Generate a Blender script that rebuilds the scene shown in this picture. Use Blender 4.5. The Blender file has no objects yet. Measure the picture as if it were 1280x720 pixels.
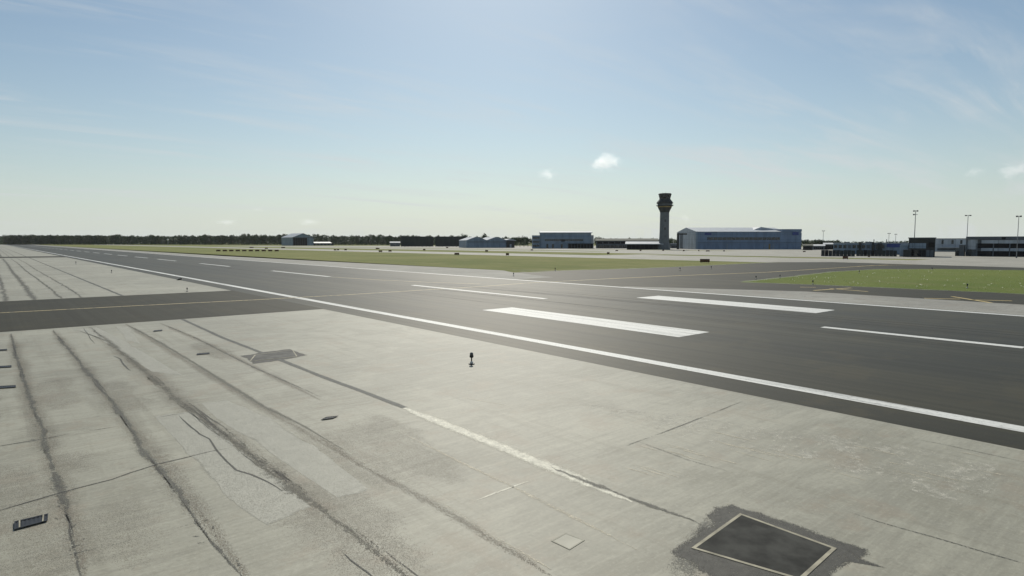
import bpy, bmesh, math, random
from mathutils import Vector, Matrix, noise as mn
R = math.radians
random.seed(7)
sc = bpy.context.scene
COL = sc.collection

# ------------------------------------------------------------------ camera
FPX, HZ, CAMH, YAW = 775.0, 302.5, 6.75, R(40.0)      # +Y runs along the runway, +X across it
PITCH = math.atan((360 - HZ) / FPX)
cam = bpy.data.cameras.new('camera')
cam.sensor_width = 36.0
cam.lens = 36.0 * FPX / 1280.0
cam.clip_start, cam.clip_end = 0.1, 60000
camo = bpy.data.objects.new('camera', cam)
COL.objects.link(camo)
camo.location = (0, 0, CAMH)
camo.rotation_euler = (R(90) - PITCH, 0, -YAW)
sc.camera = camo

# ------------------------------------------------------------------ sky, sun, exposure
SUN_EL, SUN_HEAD = R(40), R(38.5)                      # heading from +Y towards +X
world = bpy.data.worlds.new('World'); sc.world = world; world.use_nodes = True
wn, wl = world.node_tree.nodes, world.node_tree.links
wn.clear()
sky = wn.new('ShaderNodeTexSky'); sky.sky_type = 'NISHITA'
sky.sun_disc = False; sky.sun_elevation = SUN_EL; sky.sun_rotation = SUN_HEAD
sky.air_density = 1.0; sky.dust_density = 0.8; sky.ozone_density = 1.0; sky.altitude = 100
tc = wn.new('ShaderNodeTexCoord')
sep = wn.new('ShaderNodeSeparateXYZ'); wl.new(tc.outputs['Generated'], sep.inputs[0])
def wm(op, a, b=None, c=None):
    n = wn.new('ShaderNodeMath'); n.operation = op
    for i, v in enumerate((a, b, c)):
        if v is None: continue
        if isinstance(v, (int, float)): n.inputs[i].default_value = v
        else: wl.new(v, n.inputs[i])
    return n.outputs[0]
# thin high cloud: noise on a plane far overhead
zc = wm('MAXIMUM', sep.outputs['Z'], 0.02)
zc = wm('ADD', zc, 0.06)
cx = wm('DIVIDE', sep.outputs['X'], zc); cy = wm('DIVIDE', sep.outputs['Y'], zc)
comb = wn.new('ShaderNodeCombineXYZ'); wl.new(cx, comb.inputs[0]); wl.new(cy, comb.inputs[1])
mp = wn.new('ShaderNodeMapping'); mp.inputs['Rotation'].default_value = (0, 0, R(35)); mp.inputs['Scale'].default_value = (0.42, 1.15, 1)
mp.inputs['Location'].default_value = (1.9, 0.4, 0)
wl.new(comb.outputs[0], mp.inputs[0])
nz = wn.new('ShaderNodeTexNoise'); nz.inputs['Scale'].default_value = 0.75; nz.inputs['Detail'].default_value = 9
nz.inputs['Roughness'].default_value = 0.58; nz.inputs['Distortion'].default_value = 0.9
wl.new(mp.outputs[0], nz.inputs['Vector'])
mp2 = wn.new('ShaderNodeMapping'); mp2.inputs['Rotation'].default_value = (0, 0, R(48)); mp2.inputs['Scale'].default_value = (0.30, 1.7, 1); mp2.inputs['Location'].default_value = (7.3, 3.6, 0)
wl.new(comb.outputs[0], mp2.inputs[0])
nz2 = wn.new('ShaderNodeTexNoise'); nz2.inputs['Scale'].default_value = 1.6; nz2.inputs['Detail'].default_value = 10; nz2.inputs['Roughness'].default_value = 0.66; nz2.inputs['Distortion'].default_value = 0.7
wl.new(mp2.outputs[0], nz2.inputs['Vector'])
cl1 = wm('MINIMUM', wm('MAXIMUM', wm('MULTIPLY_ADD', nz.outputs['Fac'], 4.5, -1.95), 0), 1)
cl2 = wm('MINIMUM', wm('MAXIMUM', wm('MULTIPLY_ADD', nz2.outputs['Fac'], 4.0, -1.75), 0), 1)
cirrus = wm('MULTIPLY', wm('MULTIPLY', cl1, cl2), 0.85)
mixc = wn.new('ShaderNodeMixRGB'); mixc.inputs[2].default_value = (8.6, 9.0, 9.2, 1)
# pale ground-level haze band of the far air, thinning with height
hzf = wm('MULTIPLY', wm('POWER', 2.718, wm('MULTIPLY', wm('MAXIMUM', sep.outputs['Z'], 0.0), -8.5)), 0.93)
mixh = wn.new('ShaderNodeMixRGB'); mixh.inputs[2].default_value = (8.3, 9.05, 8.75, 1)
tint = wn.new('ShaderNodeMixRGB'); tint.blend_type = 'MULTIPLY'; tint.inputs[0].default_value = 1; tint.inputs[2].default_value = (0.91, 1.02, 1.02, 1)
wl.new(sky.outputs[0], tint.inputs[1])
wl.new(hzf, mixh.inputs[0]); wl.new(tint.outputs[0], mixh.inputs[1])
SKY_SRC = mixh.outputs[0]
wl.new(cirrus, mixc.inputs[0]); wl.new(SKY_SRC, mixc.inputs[1])
bg = wn.new('ShaderNodeBackground'); bg.inputs['Strength'].default_value = 0.075
wl.new(mixc.outputs[0], bg.inputs[0])
wo = wn.new('ShaderNodeOutputWorld'); wl.new(bg.outputs[0], wo.inputs[0])

sun = bpy.data.lights.new('sun', 'SUN'); sun.energy = 3.4; sun.angle = R(0.5); sun.color = (1.0, 0.945, 0.835)
suno = bpy.data.objects.new('sun', sun); COL.objects.link(suno)
sd = Vector((math.sin(SUN_HEAD) * math.cos(SUN_EL), math.cos(SUN_HEAD) * math.cos(SUN_EL), math.sin(SUN_EL)))
suno.rotation_euler = sd.to_track_quat('Z', 'Y').to_euler()
suno.location = sd * 200
sc.view_settings.view_transform = 'Standard'; sc.view_settings.look = 'None'
sc.view_settings.gamma = 1; sc.view_settings.exposure = 0; sc.view_settings.use_curve_mapping = False
sc.cycles.max_bounces = 6; sc.cycles.transparent_max_bounces = 16; sc.cycles.volume_bounces = 1
sc.cycles.use_denoising = True

# ------------------------------------------------------------------ survey: photo pixel (1280x720) -> place
_rot = camo.rotation_euler.to_matrix()
def ray(px, py):
    return _rot @ Vector(((px - 640) / FPX, (360 - py) / FPX, -1.0))
def at(px, py, z=0.0):
    d = ray(px, py); t = (z - CAMH) / d.z
    return Vector((d.x * t, d.y * t, z))
def onx(px, py, X):
    d = ray(px, py); t = X / d.x
    return Vector((X, d.y * t, CAMH + d.z * t))
def ony(px, py, Y):
    d = ray(px, py); t = Y / d.y
    return Vector((d.x * t, Y, CAMH + d.z * t))
def atd(px, py, D):
    d = ray(px, py); s = D / math.hypot(d.x, d.y)
    return Vector((d.x * s, d.y * s, CAMH + d.z * s))
def mpp(p):                                            # metres per photo pixel at a place
    f = Vector((math.sin(YAW), math.cos(YAW), 0)); return p.dot(f) / FPX

# ------------------------------------------------------------------ materials
def newmat(name):
    m = bpy.data.materials.new(name); m.use_nodes = True
    nt = m.node_tree; b = nt.nodes['Principled BSDF']
    return m, nt, b
class N:
    def __init__(s, nt): s.nt = nt; s.l = nt.links
    def new(s, t, **kw):
        n = s.nt.nodes.new(t)
        for k, v in kw.items(): setattr(n, k, v)
        return n
    def put(s, sock, v):
        if v is None: return
        if hasattr(v, 'is_output') or isinstance(v, bpy.types.NodeSocket): s.l.new(v, sock)
        else: sock.default_value = v
    def math(s, op, a, b=None, c=None, clamp=False):
        n = s.new('ShaderNodeMath', operation=op, use_clamp=clamp)
        for i, v in enumerate((a, b, c)): s.put(n.inputs[i], v)
        return n.outputs[0]
    def mix(s, f, a, b, mode='MIX'):
        n = s.new('ShaderNodeMixRGB', blend_type=mode)
        s.put(n.inputs[0], f)
        for i, v in ((1, a), (2, b)):
            if isinstance(v, (tuple, list)): v = tuple(v) + ((1,) if len(v) == 3 else ())
            s.put(n.inputs[i], v)
        return n.outputs[0]
    def coord(s, kind='Object', scale=(1, 1, 1), rot=0, loc=(0, 0, 0)):
        t = s.new('ShaderNodeTexCoord'); m = s.new('ShaderNodeMapping')
        m.inputs['Scale'].default_value = scale; m.inputs['Rotation'].default_value = (0, 0, rot); m.inputs['Location'].default_value = loc
        s.l.new(t.outputs[kind], m.inputs[0]); return m.outputs[0]
    def noise(s, vec, scale, detail=5, rough=0.55, dist=0):
        n = s.new('ShaderNodeTexNoise'); s.l.new(vec, n.inputs['Vector'])
        n.inputs['Scale'].default_value = scale; n.inputs['Detail'].default_value = detail
        n.inputs['Roughness'].default_value = rough; n.inputs['Distortion'].default_value = dist
        return n.outputs['Fac']
    def ramp(s, f, a, b):                               # smooth 0..1 between a and b
        n = s.new('ShaderNodeMapRange', interpolation_type='SMOOTHSTEP')
        s.put(n.inputs[0], f); s.put(n.inputs[1], a); s.put(n.inputs[2], b); return n.outputs[0]
    def bump(s, h, strength, dist=0.02):
        n = s.new('ShaderNodeBump'); n.inputs['Strength'].default_value = strength; n.inputs['Distance'].default_value = dist
        s.l.new(h, n.inputs['Height']); return n.outputs[0]

def mat_plain(name, col, rough=0.6, metal=0.0, var=0.15, vscale=0.6, spec=0.4):
    m, nt, b = newmat(name); n = N(nt)
    f = n.noise(n.coord(), vscale, 4)
    dark = tuple(c * (1 - var) for c in col); lite = tuple(min(1, c * (1 + var)) for c in col)
    n.l.new(n.mix(n.ramp(f, 0.3, 0.7), dark, lite), b.inputs['Base Color'])
    b.inputs['Roughness'].default_value = rough; b.inputs['Metallic'].default_value = metal
    b.inputs['Specular IOR Level'].default_value = spec
    return m

def mat_concrete(name, base, streak=1.0, rough=0.8):
    m, nt, b = newmat(name); n = N(nt)
    iso = n.coord()
    c = n.mix(n.ramp(n.noise(iso, 0.055, 5, 0.6), 0.33, 0.68), [v * 0.80 for v in base], [v * 1.14 for v in base])
    mid = n.noise(iso, 0.30, 7, 0.68, 0.6)
    c = n.mix(n.math('MULTIPLY', n.ramp(mid, 0.51, 0.62), 0.55), c, [base[0] * .72, base[1] * .71, base[2] * .68])
    c = n.mix(n.math('MULTIPLY', n.ramp(mid, 0.48, 0.38), 0.35), c, [v * 1.25 for v in base])
    # slab by slab tone: 7.5 m bays
    v = n.new('ShaderNodeTexVoronoi', feature='F1', distance='CHEBYCHEV'); v.inputs['Randomness'].default_value = 0.0
    n.l.new(n.coord(scale=(1 / 3.9, 1 / 7.5, 1), loc=(0.33, 0.2, 0.5)), v.inputs['Vector']); v.inputs['Scale'].default_value = 1
    sp = n.new('ShaderNodeSeparateColor'); n.l.new(v.outputs['Color'], sp.inputs[0])
    c = n.mix(n.math('MULTIPLY', sp.outputs[0], 0.20), c, [x * 0.60 for x in base])
    # fine brush streaks across the bays, soft long streaks along the traffic
    across = n.noise(n.coord(scale=(0.35, 2.6, 1), rot=R(-8)), 1.0, 8, 0.66)
    along = n.noise(n.coord(scale=(1.6, 0.09, 1)), 1.0, 6, 0.6)
    c = n.mix(n.math('MULTIPLY', n.ramp(across, 0.5, 0.66), 0.26 * streak), c, [x * 1.32 for x in base])
    c = n.mix(n.math('MULTIPLY', n.ramp(across, 0.5, 0.35), 0.28 * streak), c, [base[0] * .62, base[1] * .6, base[2] * .58])
    c = n.mix(n.math('MULTIPLY', n.ramp(along, 0.52, 0.66), 0.35 * streak), c, [base[0] * .66, base[1] * .64, base[2] * .6])
    # reddish blotches and speckle
    scr = n.noise(n.coord(scale=(0.8, 7.5, 1), rot=R(-5)), 1.0, 9, 0.75)
    c = n.mix(n.math('MULTIPLY', n.ramp(scr, 0.51, 0.64), 0.24 * streak), c, [x * 1.42 for x in base])
    c = n.mix(n.math('MULTIPLY', n.ramp(scr, 0.49, 0.37), 0.24 * streak), c, [x * .56 for x in base])
    spot = n.noise(iso, 2.3, 7, 0.8)
    c = n.mix(n.math('MULTIPLY', n.ramp(spot, 0.57, 0.66), 0.40), c, [x * .5 for x in base])
    bl = n.noise(iso, 0.42, 6, 0.7)
    c = n.mix(n.math('MULTIPLY', n.ramp(bl, 0.52, 0.64), 0.40), c, [base[0] * .86, base[1] * .74, base[2] * .68])
    fine = n.noise(iso, 9.0, 6, 0.75)
    c = n.mix(n.math('MULTIPLY', n.ramp(fine, 0.52, 0.66), 0.34), c, [x * 0.6 for x in base])
    c = n.mix(n.math('MULTIPLY', n.ramp(fine, 0.47, 0.35), 0.30), c, [x * 1.4 for x in base])
    n.l.new(c, b.inputs['Base Color'])
    b.inputs['Roughness'].default_value = rough; b.inputs['Specular IOR Level'].default_value = 0.35
    n.l.new(n.bump(n.noise(iso, 14, 6, 0.7), 0.35, 0.01), b.inputs['Normal'])
    return m

def mat_asphalt(name, base, rough=0.62, spec=0.5, groove=1.0):
    m, nt, b = newmat(name); n = N(nt)
    iso = n.coord()
    c = n.mix(n.ramp(n.noise(iso, 0.05, 5, 0.6), 0.3, 0.7), [v * 0.84 for v in base], [v * 1.16 for v in base])
    al = n.noise(n.coord(scale=(1.2, 0.012, 1)), 1.0, 7, 0.65)            # rubber laid along the runway
    c = n.mix(n.math('MULTIPLY', n.ramp(al, 0.5, 0.62), 0.55 * groove), c, [v * 0.55 for v in base])
    c = n.mix(n.math('MULTIPLY', n.ramp(al, 0.48, 0.36), 0.5 * groove), c, [v * 1.4 for v in base])
    wide = n.noise(n.coord(scale=(0.22, 0.010, 1)), 1.0, 5, 0.6)
    c = n.mix(n.math('MULTIPLY', n.ramp(wide, 0.46, 0.58), 0.62 * groove), c, [v * 0.55 for v in base])
    bl = n.noise(iso, 0.25, 7, 0.7)
    c = n.mix(n.math('MULTIPLY', n.ramp(bl, 0.51, 0.63), 0.45), c, [base[0] * 1.6, base[1] * 1.5, base[2] * 1.35])
    fine = n.noise(iso, 16, 4, 0.8)
    c = n.mix(n.math('MULTIPLY', n.ramp(fine, 0.5, 0.8), 0.5), c, [v * 1.7 for v in base])
    n.l.new(c, b.inputs['Base Color'])
    n.put(b.inputs['Roughness'], n.math('MULTIPLY_ADD', al, 0.12, rough - 0.06))
    b.inputs['Specular IOR Level'].default_value = spec; b.inputs['Specular Tint'].default_value = (1, .93, .72, 1)
    n.l.new(n.bump(fine, 0.5, 0.008), b.inputs['Normal'])
    return m

def mat_grass(name, a, b_, dry):
    m, nt, b = newmat(name); n = N(nt)
    iso = n.coord()
    c = n.mix(n.ramp(n.noise(iso, 0.02, 6, 0.6), 0.32, 0.68), a, b_)
    c = n.mix(n.math('MULTIPLY', n.ramp(n.noise(n.coord(scale=(1, .35, 1)), 0.11, 7, 0.7), 0.48, 0.72), 0.7), c, dry)
    c = n.mix(n.math('MULTIPLY', n.ramp(n.noise(iso, 1.7, 5, 0.8), 0.45, 0.75), 0.55), c, [v * 0.55 for v in a])
    n.l.new(c, b.inputs['Base Color'])
    b.inputs['Roughness'].default_value = 0.95; b.inputs['Specular IOR Level'].default_value = 0.15
    n.l.new(n.bump(n.noise(iso, 3, 6, 0.8), 0.9, 0.15), b.inputs['Normal'])
    return m

def mat_paint(name, col, wear=0.25, under=(0.07, 0.07, 0.065)):
    m, nt, b = newmat(name); n = N(nt)
    iso = n.coord()
    w = n.noise(iso, 5.0, 8, 0.8); w2 = n.noise(n.coord(scale=(2.5, .06, 1)), 1.0, 6, 0.65)
    f = n.math('MULTIPLY', n.math('ADD', n.math('MULTIPLY', n.ramp(w, 0.48, 0.66), 0.6), n.math('MULTIPLY', n.ramp(w2, 0.5, 0.62), 0.7)), wear, clamp=True)
    c = n.mix(f, col, under)
    n.l.new(c, b.inputs['Base Color']); b.inputs['Roughness'].default_value = 0.6
    b.inputs['Specular IOR Level'].default_value = 0.4
    return m

def mat_stain(name, col, strength=1.0, edge=(0.25, 0.75), nscale=(0.9, 3.0), k=0.9, fleck=0.0, breaks=0.0, rough=0.7, cv=0.22):
    """thin deposit: opaque in the middle of its strip (uv.y = 0.5), crumbling towards its edges"""
    m, nt, b = newmat(name); n = N(nt)
    uv = n.new('ShaderNodeUVMap'); s = n.new('ShaderNodeSeparateXYZ'); n.l.new(uv.outputs[0], s.inputs[0])
    mid = n.math('SUBTRACT', 1.0, n.math('ABSOLUTE', n.math('MULTIPLY_ADD', s.outputs[1], 2.0, -1.0)))
    iso = n.coord()
    ns = n.noise(iso, nscale[0], 6, 0.65); nf = n.noise(iso, nscale[1], 6, 0.75)
    nn = n.math('ADD', n.math('MULTIPLY', ns, 0.55), n.math('MULTIPLY', nf, 0.45))
    v = n.math('ADD', mid, n.math('MULTIPLY', n.math('SUBTRACT', nn, 0.5), 2 * k))
    a = n.math('MULTIPLY', n.ramp(v, edge[0], edge[1]), strength)
    endf = n.ramp(mid, 0.0, 0.12); a = n.math('MULTIPLY', a, endf)
    if breaks: a = n.math('MULTIPLY', a, n.ramp(n.noise(n.coord(scale=(.3, .16, 1)), 1.0, 4), 0.5 - breaks, 0.62 - breaks * .6))
    if fleck: a = n.math('MULTIPLY', a, n.math('SUBTRACT', 1.0, n.math('MULTIPLY', n.ramp(n.noise(iso, 5.0, 5, .8), .5, .62), fleck)))
    wv = n.new('ShaderNodeTexWhiteNoise', noise_dimensions='2D')      # the deposit is grit: each 13 mm spot has it or not
    fl = n.new('ShaderNodeVectorMath', operation='FLOOR'); n.l.new(n.coord(scale=(75, 75, 75)), fl.inputs[0]); n.l.new(fl.outputs[0], wv.inputs['Vector'])
    a = n.math('LESS_THAN', wv.outputs['Value'], a)
    c = n.mix(n.ramp(nf, 0.35, 0.7), [x * (1 - cv) for x in col], [x * (1 + cv) for x in col])
    n.l.new(c, b.inputs['Base Color']); b.inputs['Roughness'].default_value = rough; b.inputs['Specular IOR Level'].default_value = 0.35
    n.l.new(a, b.inputs['Alpha'])
    return m

def mat_cladding(name, col, pitch=1.2, axis=1, rough=0.5, band=4.5):
    """profiled metal sheets: ribs along the wall, faint horizontal laps, weather streaks"""
    m, nt, b = newmat(name); n = N(nt)
    t = n.new('ShaderNodeTexCoord'); s = n.new('ShaderNodeSeparateXYZ'); n.l.new(t.outputs['Object'], s.inputs[0])
    run = n.math('ADD', s.outputs[0], s.outputs[1])
    rib = n.math('PINGPONG', run, pitch)
    rib = n.ramp(n.math('DIVIDE', rib, pitch), 0.75, 0.95)
    bay = n.math('FRACT', n.math('DIVIDE', run, 7.5)); seam = n.math('LESS_THAN', bay, 0.06)
    lap = n.math('LESS_THAN', n.math('FRACT', n.math('DIVIDE', s.outputs[2], band)), 0.10)
    c = n.mix(n.ramp(n.noise(n.coord(scale=(.25, .25, .08)), 1, 5), .35, .65), [x * .85 for x in col], [x * 1.12 for x in col])
    c = n.mix(n.math('MULTIPLY', rib, 0.2), c, [x * .55 for x in col])
    c = n.mix(n.math('MULTIPLY', seam, 0.45), c, [x * .4 for x in col])
    c = n.mix(n.math('MULTIPLY', lap, 0.30), c, [x * .45 for x in col])
    n.l.new(c, b.inputs['Base Color']); b.inputs['Roughness'].default_value = rough; b.inputs['Metallic'].default_value = 0.0
    b.inputs['Specular IOR Level'].default_value = 0.35
    n.l.new(n.bump(rib, 0.4, 0.05), b.inputs['Normal'])
    return m

def mat_leaf(name, col):
    m, nt, b = newmat(name); n = N(nt)
    oi = n.new('ShaderNodeObjectInfo')
    f = n.noise(n.coord(), 0.35, 4, 0.6)
    c = n.mix(n.ramp(f, 0.3, 0.7), [x * .6 for x in col], [x * 1.35 for x in col])
    c = n.mix(n.math('MULTIPLY', oi.outputs['Random'], 0.45), c, [col[0] * 1.2, col[1] * .9, col[2] * .7])
    n.l.new(c, b.inputs['Base Color']); b.inputs['Roughness'].default_value = 0.7; b.inputs['Specular IOR Level'].default_value = 0.2
    return m

CONC = (0.338, 0.324, 0.252)
M = dict(
    grass=mat_grass('short_grass', (0.150, 0.172, 0.047), (0.225, 0.225, 0.074), (0.28, 0.25, 0.10)),
    lawn=mat_grass('lawn_grass', (0.120, 0.164, 0.030), (0.168, 0.200, 0.044), (0.19, 0.19, 0.07)),
    conc=mat_concrete('worn_concrete', CONC, 1.0, 0.60),
    conc_far=mat_concrete('pale_concrete', (0.36, 0.345, 0.29), 0.7),
    strip=mat_concrete('shoulder_concrete', (0.30, 0.29, 0.25), 0.8),
    runway=mat_asphalt('runway_asphalt', (0.044, 0.0365, 0.017), 0.49, 0.15),
    taxi=mat_asphalt('taxiway_asphalt', (0.039, 0.034, 0.019), 0.60, 0.12, 0.4),
    white=mat_paint('white_paint', (0.72, 0.715, 0.66), 0.6),
    white_worn=mat_paint('worn_white_paint', (0.72, 0.72, 0.66), 0.6),
    yellow=mat_paint('faded_yellow_paint', (0.52, 0.42, 0.20), 0.7),
    yellow2=mat_paint('yellow_paint', (0.62, 0.47, 0.17), 0.4),
    dirt=mat_stain('joint_dirt', (0.130, 0.125, 0.102), 0.80, (0.45, 0.95), (1.1, 6.0), 1.5, 0.35),
    dirt_soft=mat_stain('soft_dirt', (0.215, 0.185, 0.138), 0.40, (0.0, 1.2), (0.5, 5.0), 0.9),
    dirt_faded=mat_stain('faded_dirt', (0.170, 0.163, 0.128), 0.75, (0.2, 1.0), (0.5, 5.0), 0.9),
    dirt_rough=mat_stain('crumbled_joint', (0.150, 0.140, 0.108), 0.70, (0.40, 1.1), (1.3, 7.0), 1.7, 0.75),
    seal=mat_stain('joint_sealant', (0.105, 0.107, 0.092), 0.88, (0.15, 0.55), (0.6, 4), 0.5),
    pale=mat_stain('pale_deposit', (0.70, 0.67, 0.54), 0.9, (0.05, 0.7), (0.5, 3), 0.22, rough=0.62),
    cream=mat_stain('cream_deposit', (0.62, 0.56, 0.42), 0.6, (0.2, 1.0), (0.5, 4), 0.9, 0, 0.1, 0.62),
    crack=mat_stain('crack_line', (0.085, 0.083, 0.07), 0.9, (0.15, 0.4), (1.0, 5), 0.6),
    crack_thin=mat_stain('thin_crack', (0.11, 0.107, 0.09), 0.7, (0.2, 0.5), (1.0, 5), 0.7, 0, 0.08),
    patch=mat_stain('repair_screed', (0.41, 0.397, 0.325), 0.85, (0.05, 0.8), (0.35, 1.6), 0.5, rough=0.62, cv=0.06),
    tar=mat_stain('tar_stain', (0.080, 0.077, 0.064), 0.90, (0.04, 0.75), (0.7, 4.5), 0.8),
    haze_tar=mat_stain('thin_tar_stain', (0.13, 0.126, 0.104), 0.6, (0.1, 1.0), (0.5, 4.0), 0.8),
    mottle=mat_stain('pale_scuffs', (0.56, 0.535, 0.44), 0.55, (0.9, 1.25), (0.9, 3.2), 1.3, rough=0.62),
    plate=mat_plain('dark_cover', (0.048, 0.048, 0.042), 0.8, 0, 0.45, 1.6, 0.15),
    frame=mat_plain('pale_frame', (0.36, 0.33, 0.24), 0.75, 0, 0.3, 2.0),
    iron=mat_plain('dark_iron', (0.022, 0.024, 0.028), 0.5, 0.3, 0.3, 4),
    black=mat_plain('black_metal', (0.012, 0.012, 0.012), 0.45, 0, 0.2, 5),
    greywhite=mat_plain('grey_white', (0.62, 0.62, 0.6), 0.5, 0, 0.08, 3),
    lens=mat_plain('lamp_glass', (0.05, 0.05, 0.05), 0.1, 0, 0.1, 3, 0.6),
    signface=mat_plain('brown_sign_face', (0.10, 0.042, 0.014), 0.5, 0, 0.3, 1),
    blue=mat_cladding('blue_cladding', (0.150, 0.215, 0.320), 0.6),
    bluegrey=mat_cladding('blue_grey_cladding', (0.19, 0.25, 0.32), 0.6),
    palegrey=mat_cladding('pale_cladding', (0.36, 0.40, 0.44), 0.9),
    greycon=mat_plain('tower_concrete', (0.125, 0.140, 0.150), 0.8, 0, 0.12, 0.25),
    darkcon=mat_plain('dark_panel', (0.030, 0.034, 0.034), 0.7, 0, 0.2, 0.3),
    darkgreen=mat_cladding('dark_green_panel', (0.026, 0.036, 0.032), 0.9, 1, 0.7, 2.5),
    slate=mat_plain('slate_wall', (0.10, 0.115, 0.13), 0.7, 0, 0.2, 0.2),
    roof=mat_plain('pale_metal_roof', (0.40, 0.43, 0.46), 0.6, 0.0, 0.1, 0.3, 0.3),
    roofgrey=mat_plain('grey_roof', (0.13, 0.135, 0.11), 0.8, 0.0, 0.15, 0.3, 0.2),
    glass=mat_plain('dark_glass', (0.015, 0.020, 0.028), 0.12, 0, 0.3, 0.4, 0.6),
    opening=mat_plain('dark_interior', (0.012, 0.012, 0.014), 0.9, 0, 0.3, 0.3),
    bluesign=mat_plain('blue_panel', (0.03, 0.055, 0.20), 0.45, 0, 0.15, 0.4),
    gold=mat_plain('ochre_band', (0.22, 0.16, 0.05), 0.5, 0, 0.2, 0.5),
    steel=mat_plain('galvanised_steel', (0.22, 0.23, 0.24), 0.5, 0.4, 0.15, 1),
    whitecar=mat_plain('white_car_paint', (0.7, 0.7, 0.7), 0.3, 0, 0.05, 1, 0.5),
    tyre=mat_plain('tyre_rubber', (0.02, 0.02, 0.02), 0.8, 0, 0.1, 3),
    leaf_a=mat_leaf('dark_foliage', (0.022, 0.066, 0.014)),
    leaf_b=mat_leaf('mid_foliage', (0.038, 0.078, 0.018)),
    bark=mat_plain('bark', (0.09, 0.075, 0.06), 0.9, 0, 0.3, 1.5),
    fleck=mat_plain('pale_flower_heads', (0.70, 0.70, 0.52), 0.8, 0, 0.1, 1),
)

# ------------------------------------------------------------------ mesh helpers
class MB:
    def __init__(s): s.v, s.f, s.mi, s.uv = [], [], [], []
    def face(s, pts, mi=0, uv=None):
        i = len(s.v); s.v += [tuple(p) for p in pts]; s.f.append(tuple(range(i, i + len(pts)))); s.mi.append(mi)
        s.uv.append(uv or [(0.5, 0.5)] * len(pts))
    def box(s, x0, x1, y0, y1, z0, z1, mi=0, bottom=True):
        if x0 > x1: x0, x1 = x1, x0
        if y0 > y1: y0, y1 = y1, y0
        p = [(x0, y0, z0), (x1, y0, z0), (x1, y1, z0), (x0, y1, z0), (x0, y0, z1), (x1, y0, z1), (x1, y1, z1), (x0, y1, z1)]
        fs = [(4, 5, 6, 7), (0, 1, 5, 4), (1, 2, 6, 5), (2, 3, 7, 6), (3, 0, 4, 7)] + ([(3, 2, 1, 0)] if bottom else [])
        for f in fs: s.face([p[k] for k in f], mi)
    def prism(s, poly, x0, x1, axis='X', mi=0):
        """poly = [(a, z)] outline swept along axis from x0 to x1; a runs along the other ground axis"""
        mk = (lambda t, a, z: (t, a, z)) if axis == 'X' else (lambda t, a, z: (a, t, z))
        A = [mk(x0, a, z) for a, z in poly]; B = [mk(x1, a, z) for a, z in poly]
        n = len(poly)
        s.face(A, mi); s.face(B[::-1], mi)
        for i in range(n):
            j = (i + 1) % n; s.face([A[j], A[i], B[i], B[j]], mi)
    def tube(s, p0, p1, r0, r1=None, n=10, mi=0, caps=True):
        r1 = r0 if r1 is None else r1
        p0, p1 = Vector(p0), Vector(p1); d = (p1 - p0).normalized()
        u = d.orthogonal().normalized(); w = d.cross(u)
        a = [p0 + (u * math.cos(t) + w * math.sin(t)) * r0 for t in [2 * math.pi * k / n for k in range(n)]]
        b = [p1 + (u * math.cos(t) + w * math.sin(t)) * r1 for t in [2 * math.pi * k / n for k in range(n)]]
        for k in range(n):
            j = (k + 1) % n; s.face([a[k], a[j], b[j], b[k]], mi)
        if caps: s.face(a[::-1], mi); s.face(b, mi)
    def lathe(s, prof, n=16, mi=0, c=(0, 0, 0), caps=True):
        rings = [[(c[0] + r * math.cos(2 * math.pi * (k + .5) / n), c[1] + r * math.sin(2 * math.pi * (k + .5) / n), c[2] + z) for k in range(n)] for r, z in prof]
        for q in range(len(rings) - 1):
            for k in range(n):
                j = (k + 1) % n; s.face([rings[q][k], rings[q][j], rings[q + 1][j], rings[q + 1][k]], mi)
        if caps: s.face(rings[0][::-1], mi); s.face(rings[-1], mi)
    def build(s, name, mats, parent=None, merge=True, loc=None):
        me = bpy.data.meshes.new(name); me.from_pydata(s.v, [], s.f)
        if not isinstance(mats, (list, tuple)): mats = [mats]
        for m in mats: me.materials.append(m)
        me.polygons.foreach_set('material_index', s.mi)
        u = me.uv_layers.new(name='UVMap'); flat = [c for f in s.uv for p in f for c in p]
        u.data.foreach_set('uv', flat)
        if merge:
            bm = bmesh.new(); bm.from_mesh(me); bmesh.ops.remove_doubles(bm, verts=bm.verts, dist=0.0005)
            bmesh.ops.recalc_face_normals(bm, faces=bm.faces); bm.to_mesh(me); bm.free()
        me.update()
        o = bpy.data.objects.new(name, me); COL.objects.link(o)
        if parent: o.parent = parent
        if loc is not None: o.location = loc
        return o
def tag(o, label=None, cat=None, group=None, kind=None):
    if label: o['label'] = label
    if cat: o['category'] = cat
    if group: o['group'] = group
    if kind: o['kind'] = kind
    return o
def thing(name, label, cat, loc=(0, 0, 0), rz=0, group=None):
    o = bpy.data.objects.new(name, None); COL.objects.link(o); o.empty_display_size = 0.3
    o.location = loc; o.rotation_euler = (0, 0, rz); return tag(o, label, cat, group)
def copy_tree(o, parent=None):
    c = o.copy(); COL.objects.link(c); c.parent = parent
    for ch in o.children: copy_tree(ch, c)
    return c
def bevel(o, w=0.02, seg=2):
    m = o.modifiers.new('bevel', 'BEVEL'); m.width = w; m.segments = seg; m.limit_method = 'ANGLE'; return o

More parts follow.
